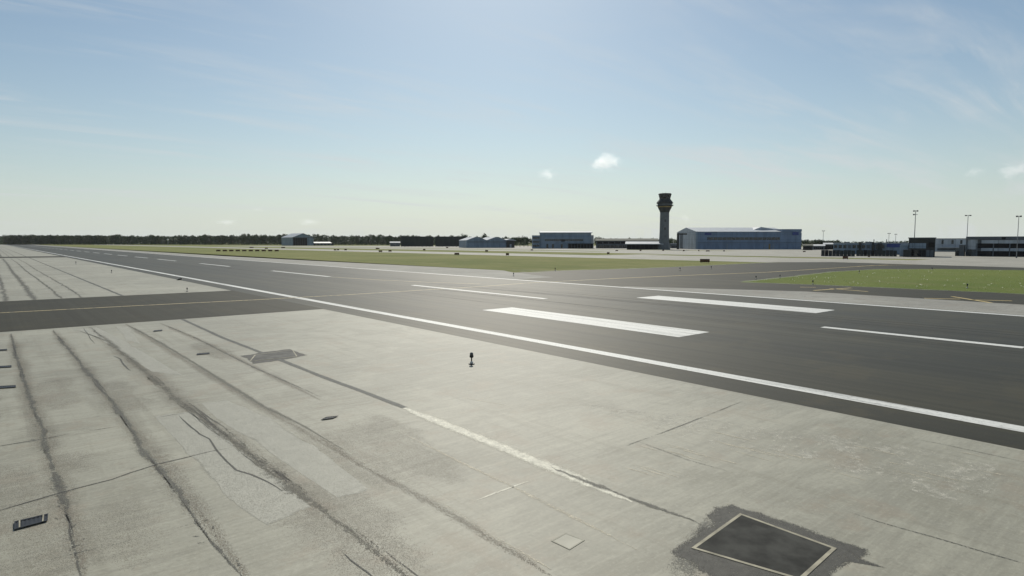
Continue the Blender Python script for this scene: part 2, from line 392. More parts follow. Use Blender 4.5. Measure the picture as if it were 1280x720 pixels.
def sheet(name, pts, z, mat, parent=None, kind='structure', rag=0):
    if rag:
        dense = []
        for a, b in zip(pts, list(pts[1:]) + [pts[0]]):
            n_ = max(1, int((b - a).length / 1.0)); dense += [a.lerp(b, k / n_) for k in range(n_)]
        pts = [p + Vector((mn.noise(p * .35), mn.noise(p * .35 + Vector((9, 9, 9))), 0)) * rag + Vector((mn.noise(p * 1.9), mn.noise(p * 1.9 + Vector((5, 5, 5))), 0)) * rag * .6 for p in dense]
    me = bpy.data.meshes.new(name); bm = bmesh.new()
    bm.faces.new([bm.verts.new((p[0], p[1], z)) for p in pts])
    bmesh.ops.triangulate(bm, faces=bm.faces)
    for f in bm.faces:
        if f.normal.z < 0: f.normal_flip()
    bm.to_mesh(me); bm.free(); me.materials.append(mat)
    o = bpy.data.objects.new(name, me); COL.objects.link(o)
    if parent: o.parent = parent
    elif kind: o['kind'] = kind
    return o
def rect(mb, x0, x1, y0, y1, z, mi=0): mb.face([(x0, y0, z), (x1, y0, z), (x1, y1, z), (x0, y1, z)], mi)
def pxs(l): return [at(*p) for p in l]

def strip(mb, pts, w, z, wob=0.0, step=0.5, wv=0.0, taper=True):
    """ribbon along pts (ground places), width w with uv across it; wob bends it, wv varies its width"""
    P = [Vector((p[0], p[1], 0)) for p in pts]
    path = []
    for a, b in zip(P[:-1], P[1:]):
        n = max(1, int((b - a).length / step)); path += [a.lerp(b, k / n) for k in range(n)]
    path.append(P[-1]); n = len(path)
    sd_ = random.uniform(0, 500); L = 0; rows = []
    for i, p in enumerate(path):
        t = (path[min(i + 1, n - 1)] - path[max(i - 1, 0)]).normalized(); s = Vector((-t.y, t.x, 0))
        if i: L += (p - path[i - 1]).length
        off = wob * (mn.noise((L * 0.25 + sd_, 3.1, 0)) + 0.5 * mn.noise((L * 1.1 + sd_, 7.7, 0)))
        ww = w * (1 + wv * (mn.noise((L * 0.3 + sd_, 11, 0)) * 1.4 + 0.7 * mn.noise((L * 1.3 + sd_, 17, 0))))
        if taper: ww *= min(1, 0.15 + 2.0 * min(i, n - 1 - i) / n * 3)
        rows.append((p + s * (off + ww / 2), p + s * (off - ww / 2), L))
    for (a, b, l0), (c, d, l1) in zip(rows[:-1], rows[1:]):
        mb.face([(a.x, a.y, z), (b.x, b.y, z), (d.x, d.y, z), (c.x, c.y, z)], 0, [(l0, 1), (l0, 0), (l1, 0), (l1, 1)])
def blot(mb, pts, z, grow=1.0, soft=0.6, jag=0.12):
    """flat deposit with its own outline; uv.y falls from 0.5 inside to 0 at a rim of width soft"""
    P = [Vector((p[0], p[1], 0)) for p in pts]; c = sum(P, Vector()) / len(P)
    dense = []
    for a, b in zip(P, P[1:] + P[:1]):
        n = max(2, int((b - a).length / 0.25)); dense += [a.lerp(b, k / n) for k in range(n)]
    out = []
    for p in dense:
        r = (p - c); out.append(c + r * (1 + jag * (mn.noise(p * 0.9 + Vector((5, 5, 0))) + 0.5 * mn.noise(p * 3.1)) / max(1, r.length * .5)))
    inn = [p + (c - p).normalized() * min(soft, (c - p).length * 0.8) for p in out]
    n = len(out)
    for i in range(n):
        j = (i + 1) % n
        mb.face([(out[i].x, out[i].y, z), (out[j].x, out[j].y, z), (inn[j].x, inn[j].y, z), (inn[i].x, inn[i].y, z)], 0, [(0, 0), (0, 0), (0, .5), (0, .5)])
        mb.face([(inn[i].x, inn[i].y, z), (inn[j].x, inn[j].y, z), (c.x, c.y, z)], 0, [(0, .5)] * 3)

# ------------------------------------------------------------------ ground
g = sheet('ground', [(-2500, -1400), (6300, -1400), (6300, 6500), (-2500, 6500)], 0.0, M['grass'])
XA, XL0, XL1, XC, XR0, XR1, XS = 25.4, 27.75, 28.65, 50.3, 71.4, 72.3, 85.5
apron = sheet('concrete_apron', [(-160, -160), (XA + .3, -160), (XA + .3, 3200), (-160, 3200)], 0.008, M['conc'])
runway = sheet('runway', [(XA, -160), (XR1 + .5, -160), (XR1 + .5, 3200), (XA, 3200)], 0.012, M['runway'])
rm = MB(); rect(rm, XL0, XL1, -160, 3200, .020); rect(rm, XR0, XR1, -160, 3200, .020)
rm.build('edge_line', M['white'], runway, False)
# the air over the field
hz_ = MB(); hz_.box(-2600, 6400, -1500, 6600, -1.0, 70.0)
hm = bpy.data.materials.new('haze'); hm.use_nodes = True
hn = hm.node_tree; hn.nodes.remove(hn.nodes['Principled BSDF'])
pv = hn.nodes.new('ShaderNodeVolumePrincipled'); pv.inputs['Color'].default_value = (0.93, 0.97, 1.0, 1)
pv.inputs['Density'].default_value = 0.000022; pv.inputs['Anisotropy'].default_value = 0.35
hn.links.new(pv.outputs[0], hn.nodes['Material Output'].inputs['Volume'])
tag(hz_.build('haze', hm), 'thin pale haze over the airfield', 'haze', kind='stuff')
# far pavement beyond the runway
sheet('far_taxiway', [(196, -200), (236, -200), (236, 2400), (196, 2400)], 0.008, M['conc_far'])
sheet('far_apron', [(292, -300), (900, -300), (900, 690), (292, 1150)], 0.008, M['conc_far'])
sheet('near_apron', [(205, -300), (292, -300), (292, 215), (236.5, 215), (205, 130)], 0.009, M['conc_far'])
gs = MB()
for x0, x1, y0, y1 in ((330, 352, 300, 1000), (390, 402, 420, 900), (262, 280, 80, 205), (420, 436, 250, 420)):
    rect(gs, x0, x1, y0, y1, 0.014)
tag(gs.build('grass_strip', M['grass'], None, False), kind='structure')
# left taxiway (asphalt) crossing the apron, and a further one
T0, T1 = at(120, 406.8).y, at(120, 371.3).y
tx = sheet('taxiway', [(-160, T0), (XA + .1, T0), (XA + .1, T1), (-160, T1)], 0.016, M['taxi'])
ym = MB()
yl = [at(-160, 394), at(0, 391.3), at(160, 382.9), at(320, 374.9), at(430, 368.8), at(533, 362.4), at(640, 356.5)]
def line(mb, pts, w, z):
    for a, b in zip(pts[:-1], pts[1:]):
        d = (b - a).normalized(); s = Vector((-d.y, d.x, 0)) * w / 2
        mb.face([(a + s)[:2] + (z,), (a - s)[:2] + (z,), (b - s)[:2] + (z,), (b + s)[:2] + (z,)], 0)
line(ym, yl[:5], 0.42, .024)
ym.build('guide_line', M['yellow'], tx, False)
F0, F1 = at(30, 322.3).y, at(30, 320.7).y
sheet('further_taxiway', [(-160, F0), (XA + .1, F0), (XA + .1, F1), (-160, F1)], 0.016, M['taxi'])
# right of the runway: asphalt taxiway with fillets, concrete strips, lawn
conn = sheet('connecting_taxiway', pxs([(560, 343), (655, 340.3), (700, 338.4), (800, 335.6), (870, 332.6), (940, 329.2), (975, 327.8), (1040, 327.6), (1100, 329.3), (1280, 334.6)])
             + [Vector((211, -160, 0)), Vector((XR1 + .4, -160, 0))], 0.010, M['taxi'])
sheet('lawn', pxs([(926, 352.6), (985, 346.2), (1040, 340), (1100, 336.6), (1180, 336.2), (1280, 338)]) + [Vector((205, -150, 0)), Vector((103, -150, 0))] + pxs([(1280, 367.3), (1100, 359.2), (1010, 355.4)]), 0.016, M['lawn'], rag=.8)
sheet('concrete_strip', [Vector((XR1 + .3, at(690, 347).y, 0))] + pxs([(692, 346.6), (640, 340.4)]) + [Vector((93, at(640, 337.7).y, 0)), Vector((88, 240, 0)), Vector((XS, 330, 0)), Vector((XS, 2500, 0)), Vector((XR1 + .3, 2500, 0))], 0.014, M['strip'])
ysr = at(790, 357.6).y
sheet('concrete_strip', [(XR1 + .3, -160), (XS, -160), (XS - .5, ysr - 22), (XR1 + 1.5, ysr), (XR1 + .3, ysr)], 0.014, M['strip'])
# grass creeping over the pavement edges
vg = MB()
for pl in (pxs([(640, 337.5), (700, 338.2), (800, 335.4), (870, 332.4), (940, 329.1), (975, 327.7)]), [Vector((XS + .2, 335, 0)), Vector((XS + .2, 1100, 0))], pxs([(650, 340), (680, 341)]),
           pxs([(926, 352.8), (1010, 355.6), (1100, 359.4), (1280, 367.5), (1420, 372)]), pxs([(930, 352.2), (985, 346.2), (1040, 339.8), (1100, 336.4), (1280, 337.8)])):
    strip(vg, pl, 2.2, .0185, wob=.5, wv=.5, step=1.5, taper=False)
vg.build('grass_verge', mat_stain('creeping_grass', (0.14, 0.165, 0.05), .95, (.25, .8), (.35, 2.0), 1.5), g, False)
# markings on the runway
cm = MB()
dash = 30.5
for a, b in (((1028, 408), (1280, 433)), ((516, 356), (682, 373)), ((340, 338), (412, 346)), ((250, 328), (287, 332.3)), ((197, 322.5), (220, 325))):
    y1 = onx(a[0], a[1], XC).y; y0 = onx(b[0], b[1], XC).y
    rect(cm, XC - .45, XC + .45, y0, y1, .020)
y = onx(197, 322.5, XC).y
for k in range(1, 30): rect(cm, XC - .45, XC + .45, y + 50.3 * k - 30, y + 50.3 * k, .020)
cm.build('centre_line', M['white'], runway, False)
am = MB()
def bar(pl):
    am.face([(p.x, p.y, .020) for p in pxs(pl)], 0)
pa, pb, pc, pd = at(606, 387.2), at(641, 384.6), at(891, 415.8), at(840, 422)
rect(am, (pa.x + pd.x) / 2, (pb.x + pc.x) / 2, (pc.y + pd.y) / 2, (pa.y + pb.y) / 2, .020)
pa, pb, pc, pd = at(795, 372), at(826, 369.8), at(1051, 388.6), at(1010, 391.2)
rect(am, (pa.x + pd.x) / 2, (pb.x + pc.x) / 2, (pc.y + pd.y) / 2, (pa.y + pb.y) / 2, .020)
am.build('aiming_point_marking', M['white'], runway, False)
ry = MB()
line(ry, [at(430, 368.8), at(533, 362.4), at(600, 358.5), at(655, 354.2), at(760, 348.6)], 0.4, .018)
line(ry, [at(413, 346.3), at(480, 350.3), at(530, 352.7), at(600, 355)], 0.35, .018)
ry.build('guide_line', M['yellow'], runway, False)
cy_ = MB()
line(cy_, [at(760, 348.6), at(850, 344.6), at(960, 340.3), at(1040, 335.3), at(1090, 332), at(1140, 331)], 0.5, .022)
line(cy_, [at(1072, 333), at(1110, 331.2)], 0.5, .0225)
for seg in (((1017, 363.2), (1064, 360)), ((1037, 360.8), (1085, 364.6)), ((1000, 359), (1020, 359.3)), ((1190, 370.8), (1239, 378.6)), ((1155, 373), (1200, 374)), ((1215, 375), (1265, 376.2))):
    line(cy_, [at(*seg[0]), at(*seg[1])], 0.45, .022)
cy_.build('guide_line', M['yellow2'], conn, False)

tm = MB(); rnd = random.Random(31)
for q in range(70):
    x = XC + rnd.choice((-1, 1)) * abs(rnd.gauss(5.5, 3.2)); y = rnd.uniform(-40, 330); L_ = rnd.uniform(18, 90)
    strip(tm, [Vector((x, y, 0)), Vector((x + rnd.uniform(-.4, .4), y + L_, 0))], rnd.uniform(.25, .6), .0128 + q * .00005, wob=.1, step=3)
tm.build('tyre_mark', mat_stain('tyre_rubber_mark', (.016, .0155, .012), .5, (.1, 1.0), (.6, 4), .7), runway, False)
# ------------------------------------------------------------------ apron: joints, dirt, cracks, patches (parts of the apron)
Z1, Z2, Z3, Z4 = .0105, .0125, .0145, .0165
def part(name, fn, mat, parent=apron):
    mb = MB(); fn(mb); return mb.build(name, mat, parent, False)
def longline(mb, pl, w, z, **k): strip(mb, [at(*p) for p in pl], w, z, **k)
# soft dirty halo beside joints
def f(mb):
    longline(mb, [(14, 418), (32, 480), (60, 560), (78, 620), (108, 735)], 1.1, Z1, wob=.1, wv=.3)
    longline(mb, [(66, 413), (130, 490), (210, 590), (320, 735)], 1.1, Z1, wob=.1, wv=.3)
    longline(mb, [(112, 409), (190, 470), (260, 530), (340, 590), (440, 665), (540, 745)], 1.5, Z1, wob=.1, wv=.3)
    longline(mb, [(157, 405), (214, 440), (320, 505), (440, 575)], .7, Z1, wob=.05, wv=.3)
    longline(mb, [(200, 404), (260, 430), (320, 460), (400, 500)], .7, Z1, wob=.05, wv=.2)
part('dirt_halo', f, M['dirt_soft'])
def f(mb):
    longline(mb, [(14, 417), (20, 445), (28, 470), (40, 505), (54, 540), (62, 575), (68, 590), (80, 625), (90, 655), (98, 690), (106, 735)], .44, Z2, wob=.10, wv=.8, step=.2)
    longline(mb, [(66, 413), (90, 442), (122, 480), (150, 517), (176, 555), (200, 588), (226, 625), (262, 675), (300, 720), (318, 745)], .44, Z2, wob=.10, wv=.75, step=.2)
    longline(mb, [(200, 404), (240, 420), (290, 446), (330, 465), (365, 480), (400, 497)], .26, Z2, wob=.05, wv=.4)
part('dirty_joint', f, M['dirt'])
def f(mb):
    longline(mb, [(112, 409), (140, 430), (170, 455), (200, 482), (232, 507), (262, 530), (290, 552), (330, 583), (375, 618), (420, 655), (470, 692), (540, 745)], .75, Z3, wob=.12, wv=.6, step=.2)
part('crumbled_joint', f, M['dirt_rough'])
def f(mb):   # fine split lines running within the crumbled joint
    base = [(112, 409), (140, 430), (170, 455), (200, 482), (232, 507), (262, 530), (290, 552), (330, 583), (375, 618), (420, 655), (470, 692), (540, 745)]
    for q in range(9):
        a = random.randrange(0, 7); b2 = min(11, a + random.randrange(3, 6)); dx = random.uniform(-.28, .28)
        strip(mb, [at(*p) + Vector((dx, 0, 0)) for p in base[a:b2 + 1]], random.uniform(.05, .09), Z4, wob=.09, wv=.5, step=.15)
    for base in ([(14, 417), (28, 470), (54, 540), (68, 590), (90, 655), (106, 735)], [(66, 413), (122, 480), (176, 555), (226, 625), (300, 720)]):
        for q in range(2): strip(mb, [at(*p) + Vector((random.uniform(-.06, .06), 0, 0)) for p in base], .05, Z4, wob=.09, wv=.5, step=.15)
part('split_line', f, mat_stain('split_line_dirt', (.095, .09, .075), .8, (.15, .5), (1.2, 6), .8, .3, .02))
def f(mb):
    for k in range(16):
        p = at(random.uniform(-40, 520), random.uniform(430, 720)); rx, ry = random.uniform(.7, 1.6), random.uniform(1.5, 4.5)
        blot(mb, [p + Vector((rx * math.cos(a), ry * math.sin(a), 0)) for a in [k2 * .524 for k2 in range(12)]], Z1 - .001 - k * .00004, soft=rx * .85, jag=.3)
part('soft_grime', f, mat_stain('soft_grime', (.20, .178, .135), .23, (.1, 1.1), (.5, 3.0), 1.1))
def f(mb):
    longline(mb, [(157, 405), (200, 428), (240, 452), (300, 490), (340, 514), (380, 533), (430, 562)], .34, Z2, wob=.06, wv=.5)
    longline(mb, [(240, 521), (246, 527)], .1, Z2)
part('faded_joint', f, M['dirt_faded'])
part('faint_joint', lambda mb: longline(mb, [(400, 548), (440, 575), (560, 640), (700, 728)], .42, Z2, wob=.05, wv=.4), M['dirt_soft'])
def f(mb):   # far side of the taxiway: the same joints run on
    for x, w in ((-1.55, 1.1), (1.0, 1.0), (3.6, 1.4), (6.2, .7), (8.3, .6)):
        P = [Vector((x + .12 * math.sin(k * 1.3), T1 + .3 + k * 26, 0)) for k in range(10)]
        strip(mb, P, w * 1.15, Z2, wob=.25, wv=.5, step=1.5, taper=False)
        P = [Vector((x, F1 + 2 + k * 60, 0)) for k in range(16)]
        strip(mb, P, w * 1.3, Z2, wob=.3, wv=.5, step=5, taper=False)
    for x in (-4.2, -7, -10): strip(mb, [Vector((x, T1 + 1, 0)), Vector((x, 320, 0))], .7, Z2, wob=.25, wv=.5, step=2)
part('far_joint', f, M['dirt'])
XJ = at(340, 446).x
def f(mb):
    strip(mb, [at(228, 399.3), at(280, 423), at(345, 448)], .42, Z3, wob=.03, wv=.1, taper=False)
    strip(mb, [at(345, 448), at(400, 470), at(450, 488.5), at(506, 510)], .42, Z3, wob=.03, wv=.1, taper=False)
    strip(mb, [Vector((XJ, T1 + .2, 0)), Vector((XJ, F0 - .2, 0))], .55, Z3, wob=.05, wv=.2, taper=False, step=2)
    strip(mb, [Vector((XJ, F1 + .2, 0)), Vector((XJ, 1500, 0))], .6, Z3, wob=.05, wv=.2, taper=False, step=6)
part('sealed_joint', f, M['seal'])
def f(mb):
    strip(mb, [at(500, 507.5), at(520, 516), at(600, 548), at(660, 573), at(700, 589), at(770, 620), at(790, 628)], .78, Z2, wob=.02, wv=.15)
    strip(mb, [at(592, 627), at(618, 617), at(664, 601)], .12, Z2, wob=.02)
part('pale_joint', f, M['pale'])
def f(mb):
    strip(mb, [at(500, 540), at(560, 570), at(600, 590), at(660, 618), at(800, 690)], .22, Z2, wob=.04, wv=.3)
    strip(mb, [at(440, 570), at(520, 610), at(600, 660), at(690, 712)], .30, Z3, wob=.05, wv=.4)
    strip(mb, [at(575, 497), at(600, 501), at(640, 508)], .15, Z2); strip(mb, [at(600, 500), at(625, 492)], .12, Z3)
    for k in range(40):       # scuffs on the pale side
        p = at(random.uniform(820, 1280), random.uniform(545, 610)); strip(mb, [p, p + Vector((random.uniform(-.1, .1), random.uniform(.6, 2.0), 0))], random.uniform(.1, .22), Z3 if k % 2 else Z4, wob=.05)
part('cream_streak', f, M['cream'])
def f(mb):
    strip(mb, [at(690, 584), at(740, 605), at(800, 628), at(850, 646), at(876, 657)], .44, Z3, wob=.03, wv=.3)
part('tarry_joint', f, M['dirt'])
def f(mb):
    longline(mb, [(-30, 643), (0, 638.5), (70, 618), (100, 610), (140, 600), (165, 591), (198, 580.5), (230, 573), (262, 565), (290, 560)], .075, Z4, wob=.03)
    longline(mb, [(-20, 562), (0, 558), (60, 548), (95, 541)], .06, Z4, wob=.02); longline(mb, [(105, 540), (150, 533)], .05, Z4)
    longline(mb, [(192, 523), (215, 519), (238, 516)], .05, Z4)
    longline(mb, [(224, 520), (235, 531), (250, 543), (262, 549), (272, 562), (284, 577), (296, 588), (315, 594), (332, 602), (345, 610), (352, 615)], .085, Z4, wob=.05)
    longline(mb, [(141, 445), (150, 449), (153, 454), (160, 461), (164, 464)], .10, Z4, wob=.04)
    longline(mb, [(104, 410), (110, 418), (114, 425), (119, 430)], .07, Z4, wob=.04)
    longline(mb, [(428, 690), (440, 702), (460, 716), (480, 735)], .05, Z4, wob=.03)
part('crack', f, M['crack'])
def f(mb):
    longline(mb, [(745, 573), (790, 555), (830, 541), (880, 521), (928, 502)], .10, Z3, wob=.04)
    longline(mb, [(1070, 550), (1085, 541), (1105, 530)], .10, Z3, wob=.02)
    longline(mb, [(800, 553), (860, 575), (930, 595), (992, 610)], .07, Z3, wob=.04)
    longline(mb, [(1058, 639), (1100, 653), (1160, 670), (1290, 708)], .07, Z3, wob=.04)
    longline(mb, [(965, 518), (1040, 526), (1090, 540), (1180, 556), (1290, 580)], .08, Z3, wob=.04)
    longline(mb, [(120, 470), (160, 465)], .06, Z3); longline(mb, [(0, 598), (25, 594), (60, 588)], .05, Z3, wob=.05)
    longline(mb, [(-10, 490), (60, 478), (130, 466)], .05, Z3); longline(mb, [(60, 700), (180, 672), (260, 650)], .04, Z3, wob=.04)
part('thin_crack', f, M['crack_thin'])
def f(mb):
    for k in range(34):        # crumbs knocked out of the crumbled joint edges
        t = random.random(); a, b = ((40, 505), (62, 575)) if k % 3 == 0 else (((226, 625), (300, 720)) if k % 3 == 1 else ((80, 625), (104, 715)))
        p = at(a[0] + (b[0] - a[0]) * t + random.uniform(-12, 12), a[1] + (b[1] - a[1]) * t)
        strip(mb, [p, p + Vector((random.uniform(-.15, .15), random.uniform(.08, .2), 0))], random.uniform(.05, .12), Z4, step=.05)
part('spall', f, M['dirt'])
def f(mb):
    blot(mb, pxs([(192, 520), (238, 514), (285, 548), (340, 592), (392, 636), (362, 646), (335, 657), (300, 637), (262, 600), (228, 560)]), Z1 + .0008, soft=.25)
    blot(mb, pxs([(250, 503), (285, 501), (335, 521), (400, 562), (462, 613), (425, 625), (375, 592), (310, 548), (270, 523)]), Z1 + .0008, soft=.25)
    blot(mb, pxs([(95, 412), (118, 420), (150, 440), (190, 465), (230, 470), (215, 462), (160, 428), (120, 409)]), Z1 + .0008, soft=.35)
    blot(mb, pxs([(145, 408), (160, 408), (176, 430), (158, 425)]), Z1 + .0008, soft=.2)
part('repair_screed', f, M['patch'])
def f(mb):
    blot(mb, pxs([(700, 500), (900, 520), (1080, 540), (1290, 585), (1290, 660), (1100, 605), (960, 585), (820, 545)]), Z1 + .0004, soft=1.0)
part('pale_scuffing', f, M['mottle'])
def f(mb):
    blot(mb, pxs([(876, 655), (896, 636), (918, 633), (948, 640), (1000, 655), (1040, 668), (1062, 680), (1078, 688), (1072, 698), (1095, 708), (1062, 703), (1050, 722), (1020, 760), (900, 740), (855, 705), (835, 690)]), Z2, soft=.34, jag=.2)
    blot(mb, pxs([(300, 445), (330, 440), (362, 436.5), (385, 444), (372, 447), (356, 450), (316, 455)]), Z2, soft=.15)
part('tar_surround', f, M['tar'])
def f(mb):
    blot(mb, pxs([(835, 690), (858, 662), (884, 640), (930, 660), (900, 720), (860, 740), (820, 715)]), Z1, soft=.9)
part('grime', f, M['haze_tar'])
def f(mb):
    for yy in (at(0, 485).y, at(0, 700).y): pass
    # sawn bay joints across the apron
    for k in range(26):
        yy = T1 + 9 + k * 7.8
        strip(mb, [Vector((random.uniform(-6, 8), yy, 0)), Vector((random.uniform(18, 24), yy + .2, 0))], .14, Z1, wob=.05, step=2)
part('bay_joint', f, M['crack_thin'])

# ------------------------------------------------------------------ covers and drains set in the apron
def cover(name, label, cat, quad, rimw, z, matp, matf, group=None, inner=None):
    P = pxs(quad); c = sum(P, Vector()) / 4; t = thing(name, label, cat, (c.x, c.y, z), 0, group)
    L = [p - c for p in P]
    def lerp_in(w): return [p - p.normalized() * w for p in L]
    I = lerp_in(rimw)
    m = MB(); h = .007
    for i in range(4):
        j = (i + 1) % 4
        m.face([(*L[i][:2], h), (*L[j][:2], h), (*I[j][:2], h), (*I[i][:2], h)])
        m.face([(*L[i][:2], 0), (*L[j][:2], 0), (*L[j][:2], h), (*L[i][:2], h)])
        m.face([(*I[j][:2], 0), (*I[i][:2], 0), (*I[i][:2], h), (*I[j][:2], h)])
    m.build('frame', matf, t)
    m = MB(); I2 = lerp_in(rimw + .004)
    m.face([(*p[:2], .005) for p in I2]); m.build('cover_plate', matp, t)
    return t, I2
cover('pit_cover', 'large dark square cover with pale frame in tar stain, near bottom right corner', 'pit cover', [(864, 686), (925, 642.5), (1046, 686.5), (1002, 727)], .11, .0175, M['plate'], M['frame'])
cover('pit_cover', 'smaller dark cover far out on the sealed joint, below the asphalt taxiway', 'pit cover', [(312, 452), (318, 444), (366, 437.5), (372, 446)], .09, .0175, mat_plain('weathered_cover', (.115, .113, .10), .75, 0, .3, 1.2, .2), M['frame'])
t, _ = cover('inspection_cover', 'small pale square concrete inspection cover left of the large dark cover', 'inspection cover', [(689, 677), (707, 667), (731, 676), (712, 688)], .05, .012, mat_plain('pale_cover', (.46, .44, .355), .7), mat_plain('cover_rim', (.40, .38, .30), .8))
def drain(label, quad, frame=False, pos=None):
    P = pxs(quad); c = sum(P, Vector()) / 4; L = [p - c for p in P]
    t = thing('drain_grate', label, 'drain grate', (c.x, c.y, .03), 0, 'drain grates in the concrete apron')
    m = MB(); m.face([(*p[:2], .004) for p in L]); m.build('pan', M['iron'], t)
    def q(u, v): return (L[0] * (1 - u) + L[1] * u) * (1 - v) + (L[3] * (1 - u) + L[2] * u) * v
    def slab(mb, u0, u1, v0, v1, z0, z1):
        c4 = [q(u0, v0), q(u1, v0), q(u1, v1), q(u0, v1)]
        mb.face([(*p[:2], z1) for p in c4])
        for i in range(4): e, g2 = c4[i], c4[(i + 1) % 4]; mb.face([(*e[:2], z0), (*g2[:2], z0), (*g2[:2], z1), (*e[:2], z1)])
    b = MB(); slab(b, 0, 1, 0, .12, .004, .02); slab(b, 0, 1, .88, 1, .004, .02); slab(b, 0, .04, .121, .879, .004, .02); slab(b, .96, 1, .121, .879, .004, .02)
    b.build('rim', M['black'], t)
    b = MB(); n = max(3, int((L[1] - L[0]).length / .09))
    for k in range(n): slab(b, .05 + .9 * (k + .25) / n, .05 + .9 * (k + .7) / n, .13, .87, .004, .014)
    b.build('grating', M['black'], t, False)
    if frame:
        for k in (.13, .83):
            fm = MB(); slab(fm, k, k + .045, .06, .94, .02, .026)
            fm.build('end_bar', M['frame'], t, False)
    return t
drain('dark drain grate with two pale end bars, largest and nearest, bottom left corner', [(18, 664), (59.5, 653), (60.5, 644), (18, 654)], True)
drain('black slot drain at the left edge, nearest of the three slots there', [(-6, 486.6), (20, 485), (20, 482.6), (-6, 484)])
drain('black slot drain at the left edge, middle one of three slots', [(-6, 460.8), (14.5, 459.6), (14.5, 457.6), (-6, 458.8)])
drain('black slot drain at the left edge, farthest of the three slots', [(-4, 439.3), (9, 438.4), (9, 437), (-4, 437.9)])
drain('small dark drain grate farthest up the apron, just below the asphalt taxiway', [(192, 415.1), (203, 413.9), (203, 412.7), (192, 413.8)])
drain('small dark drain grate left of the far dark pit cover', [(246, 444.3), (262, 442.8), (262, 441.4), (246, 442.8)])
drain('worn grey drain grate alone in mid apron between the faded joints', [(401, 526), (416, 524), (423, 521), (408, 522.5)])

# ------------------------------------------------------------------ runway edge lights
def edge_light(loc, label, s=1.0):
    t = thing('runway_edge_light', label, 'runway light', loc, 0, 'runway edge lights'); t.scale = (s, s, s)
    m = MB(); m.lathe([(.17, 0), (.17, .03), (.15, .05), (.06, .06)], 16); m.build('base_plate', M['black'], t)
    m = MB(); m.lathe([(.085, .06), (.085, .15), (.05, .17)], 14); m.build('coupling', M['greywhite'], t)
    m = MB(); m.lathe([(.036, .17), (.036, .36)], 10); m.build('stem', M['black'], t)
    m = MB(); m.lathe([(.05, .36), (.10, .39), (.115, .45), (.105, .50)], 16); m.build('lamp_body', M['black'], t)
    m = MB(); m.lathe([(.095, .50), (.098, .57), (.085, .63), (.045, .66), (.0, .668)], 16, caps=False); m.build('lens', M['lens'], t)
    return t
e0 = edge_light(at(589.5, 455.5) + Vector((0, 0, .008)), 'black stemmed runway edge light with white collar, nearest, alone on pale concrete', 1.0)
for (px, py), lab, s in (((234, 364.5), 'small runway edge light just beyond the asphalt taxiway, by the white line', .95), ((139.5, 341), 'small runway edge light on far apron, second beyond the asphalt taxiway', 1.1),
                      ((95, 330), 'small runway edge light on far apron, farthest of those left of the white line', 1.4),
                      ((694, 338.6), 'small light at the tip of the grass where the pale strip ends', 1.3), ((642, 345.2), 'small light on pale concrete strip beside the far white edge line', 1.2), ((850, 338.2), 'small light on connecting taxiway edge below the large brown sign', 1.3),
                      ((889, 336.2), 'small light right below the large brown sign on taxiway edge', 1.3), ((1016, 355.4), 'small dark light on lawn edge near the left pair of yellow lines', 1.2), ((1209, 360.4), 'small dark light on lawn edge near the right pair of yellow lines', 1.2),
                      ((945, 349), 'small dark light at the left tip of the lawn', 1.1), ((975, 347.5), 'small dark light on taxiway edge beside lawn tip', 1.1), ((1074, 341.5), 'small dark light on upper lawn edge', 1.1), ((1165, 337.6), 'small dark light on the far lawn edge before the terminal', 1.1)):
    c = copy_tree(e0); c.location = at(px, py) + Vector((0, 0, .016)); c.scale = (s * .85, s * .85, s * .85); c['label'] = lab
t = thing('broken_light', 'low dark stub of a light lying by the white line beyond the asphalt taxiway', 'runway light', at(225, 350.2) + Vector((0, 0, .01)))
m = MB(); m.tube((-.3, 0, .12), (.25, .1, .22), .1, .14); m.build('stem', M['black'], t); m = MB(); m.lathe([(.25, 0), (.25, .06), (.1, .1)], 12, c=(-.3, 0, 0)); m.build('base_plate', M['black'], t)

# ------------------------------------------------------------------ airfield signs
def sign(px, py, wpx, hpx, label, face='black', group='airfield signs on the grass', panels=1):
    p = at(px, py); k = mpp(p); w, h = wpx * k, hpx * k
    head = math.atan2(p.x, p.y)
    t = thing('airfield_sign', label, 'airfield sign', p, -head, group)      # local -Y looks back along the view
    leg = h * .22
    m = MB(); m.box(-w / 2, w / 2, -.16, .16, leg, h); o = m.build('cabinet', M['black'], t); bevel(o, .03, 1)
    m = MB()
    n = panels
    for q in range(n):
        a = -w / 2 + w * q / n + w * .04 / n; b = -w / 2 + w * (q + 1) / n - w * .04 / n
        m.box(a, b, -.19, -.162, leg + (h - leg) * .12, h - (h - leg) * .1)
        m.build('panel', M['signface'], t) ; m = MB()
    for q in (-.38, .38):
        m = MB(); m.box(w * q - .06, w * q + .06, -.06, .06, 0, leg + .02); m.build('leg', M['steel'], t)
    return t
for q in range(10):
    o = ['first', 'second', 'third', 'fourth', 'fifth', 'sixth', 'seventh', 'eighth', 'ninth', 'tenth'][q]
    sign(273 + q * 8.1, 314.6, 4.9, 2.4, 'low black sign in the row of ten on grass, %s from the left' % o, group='row of ten black signs beyond the runway')
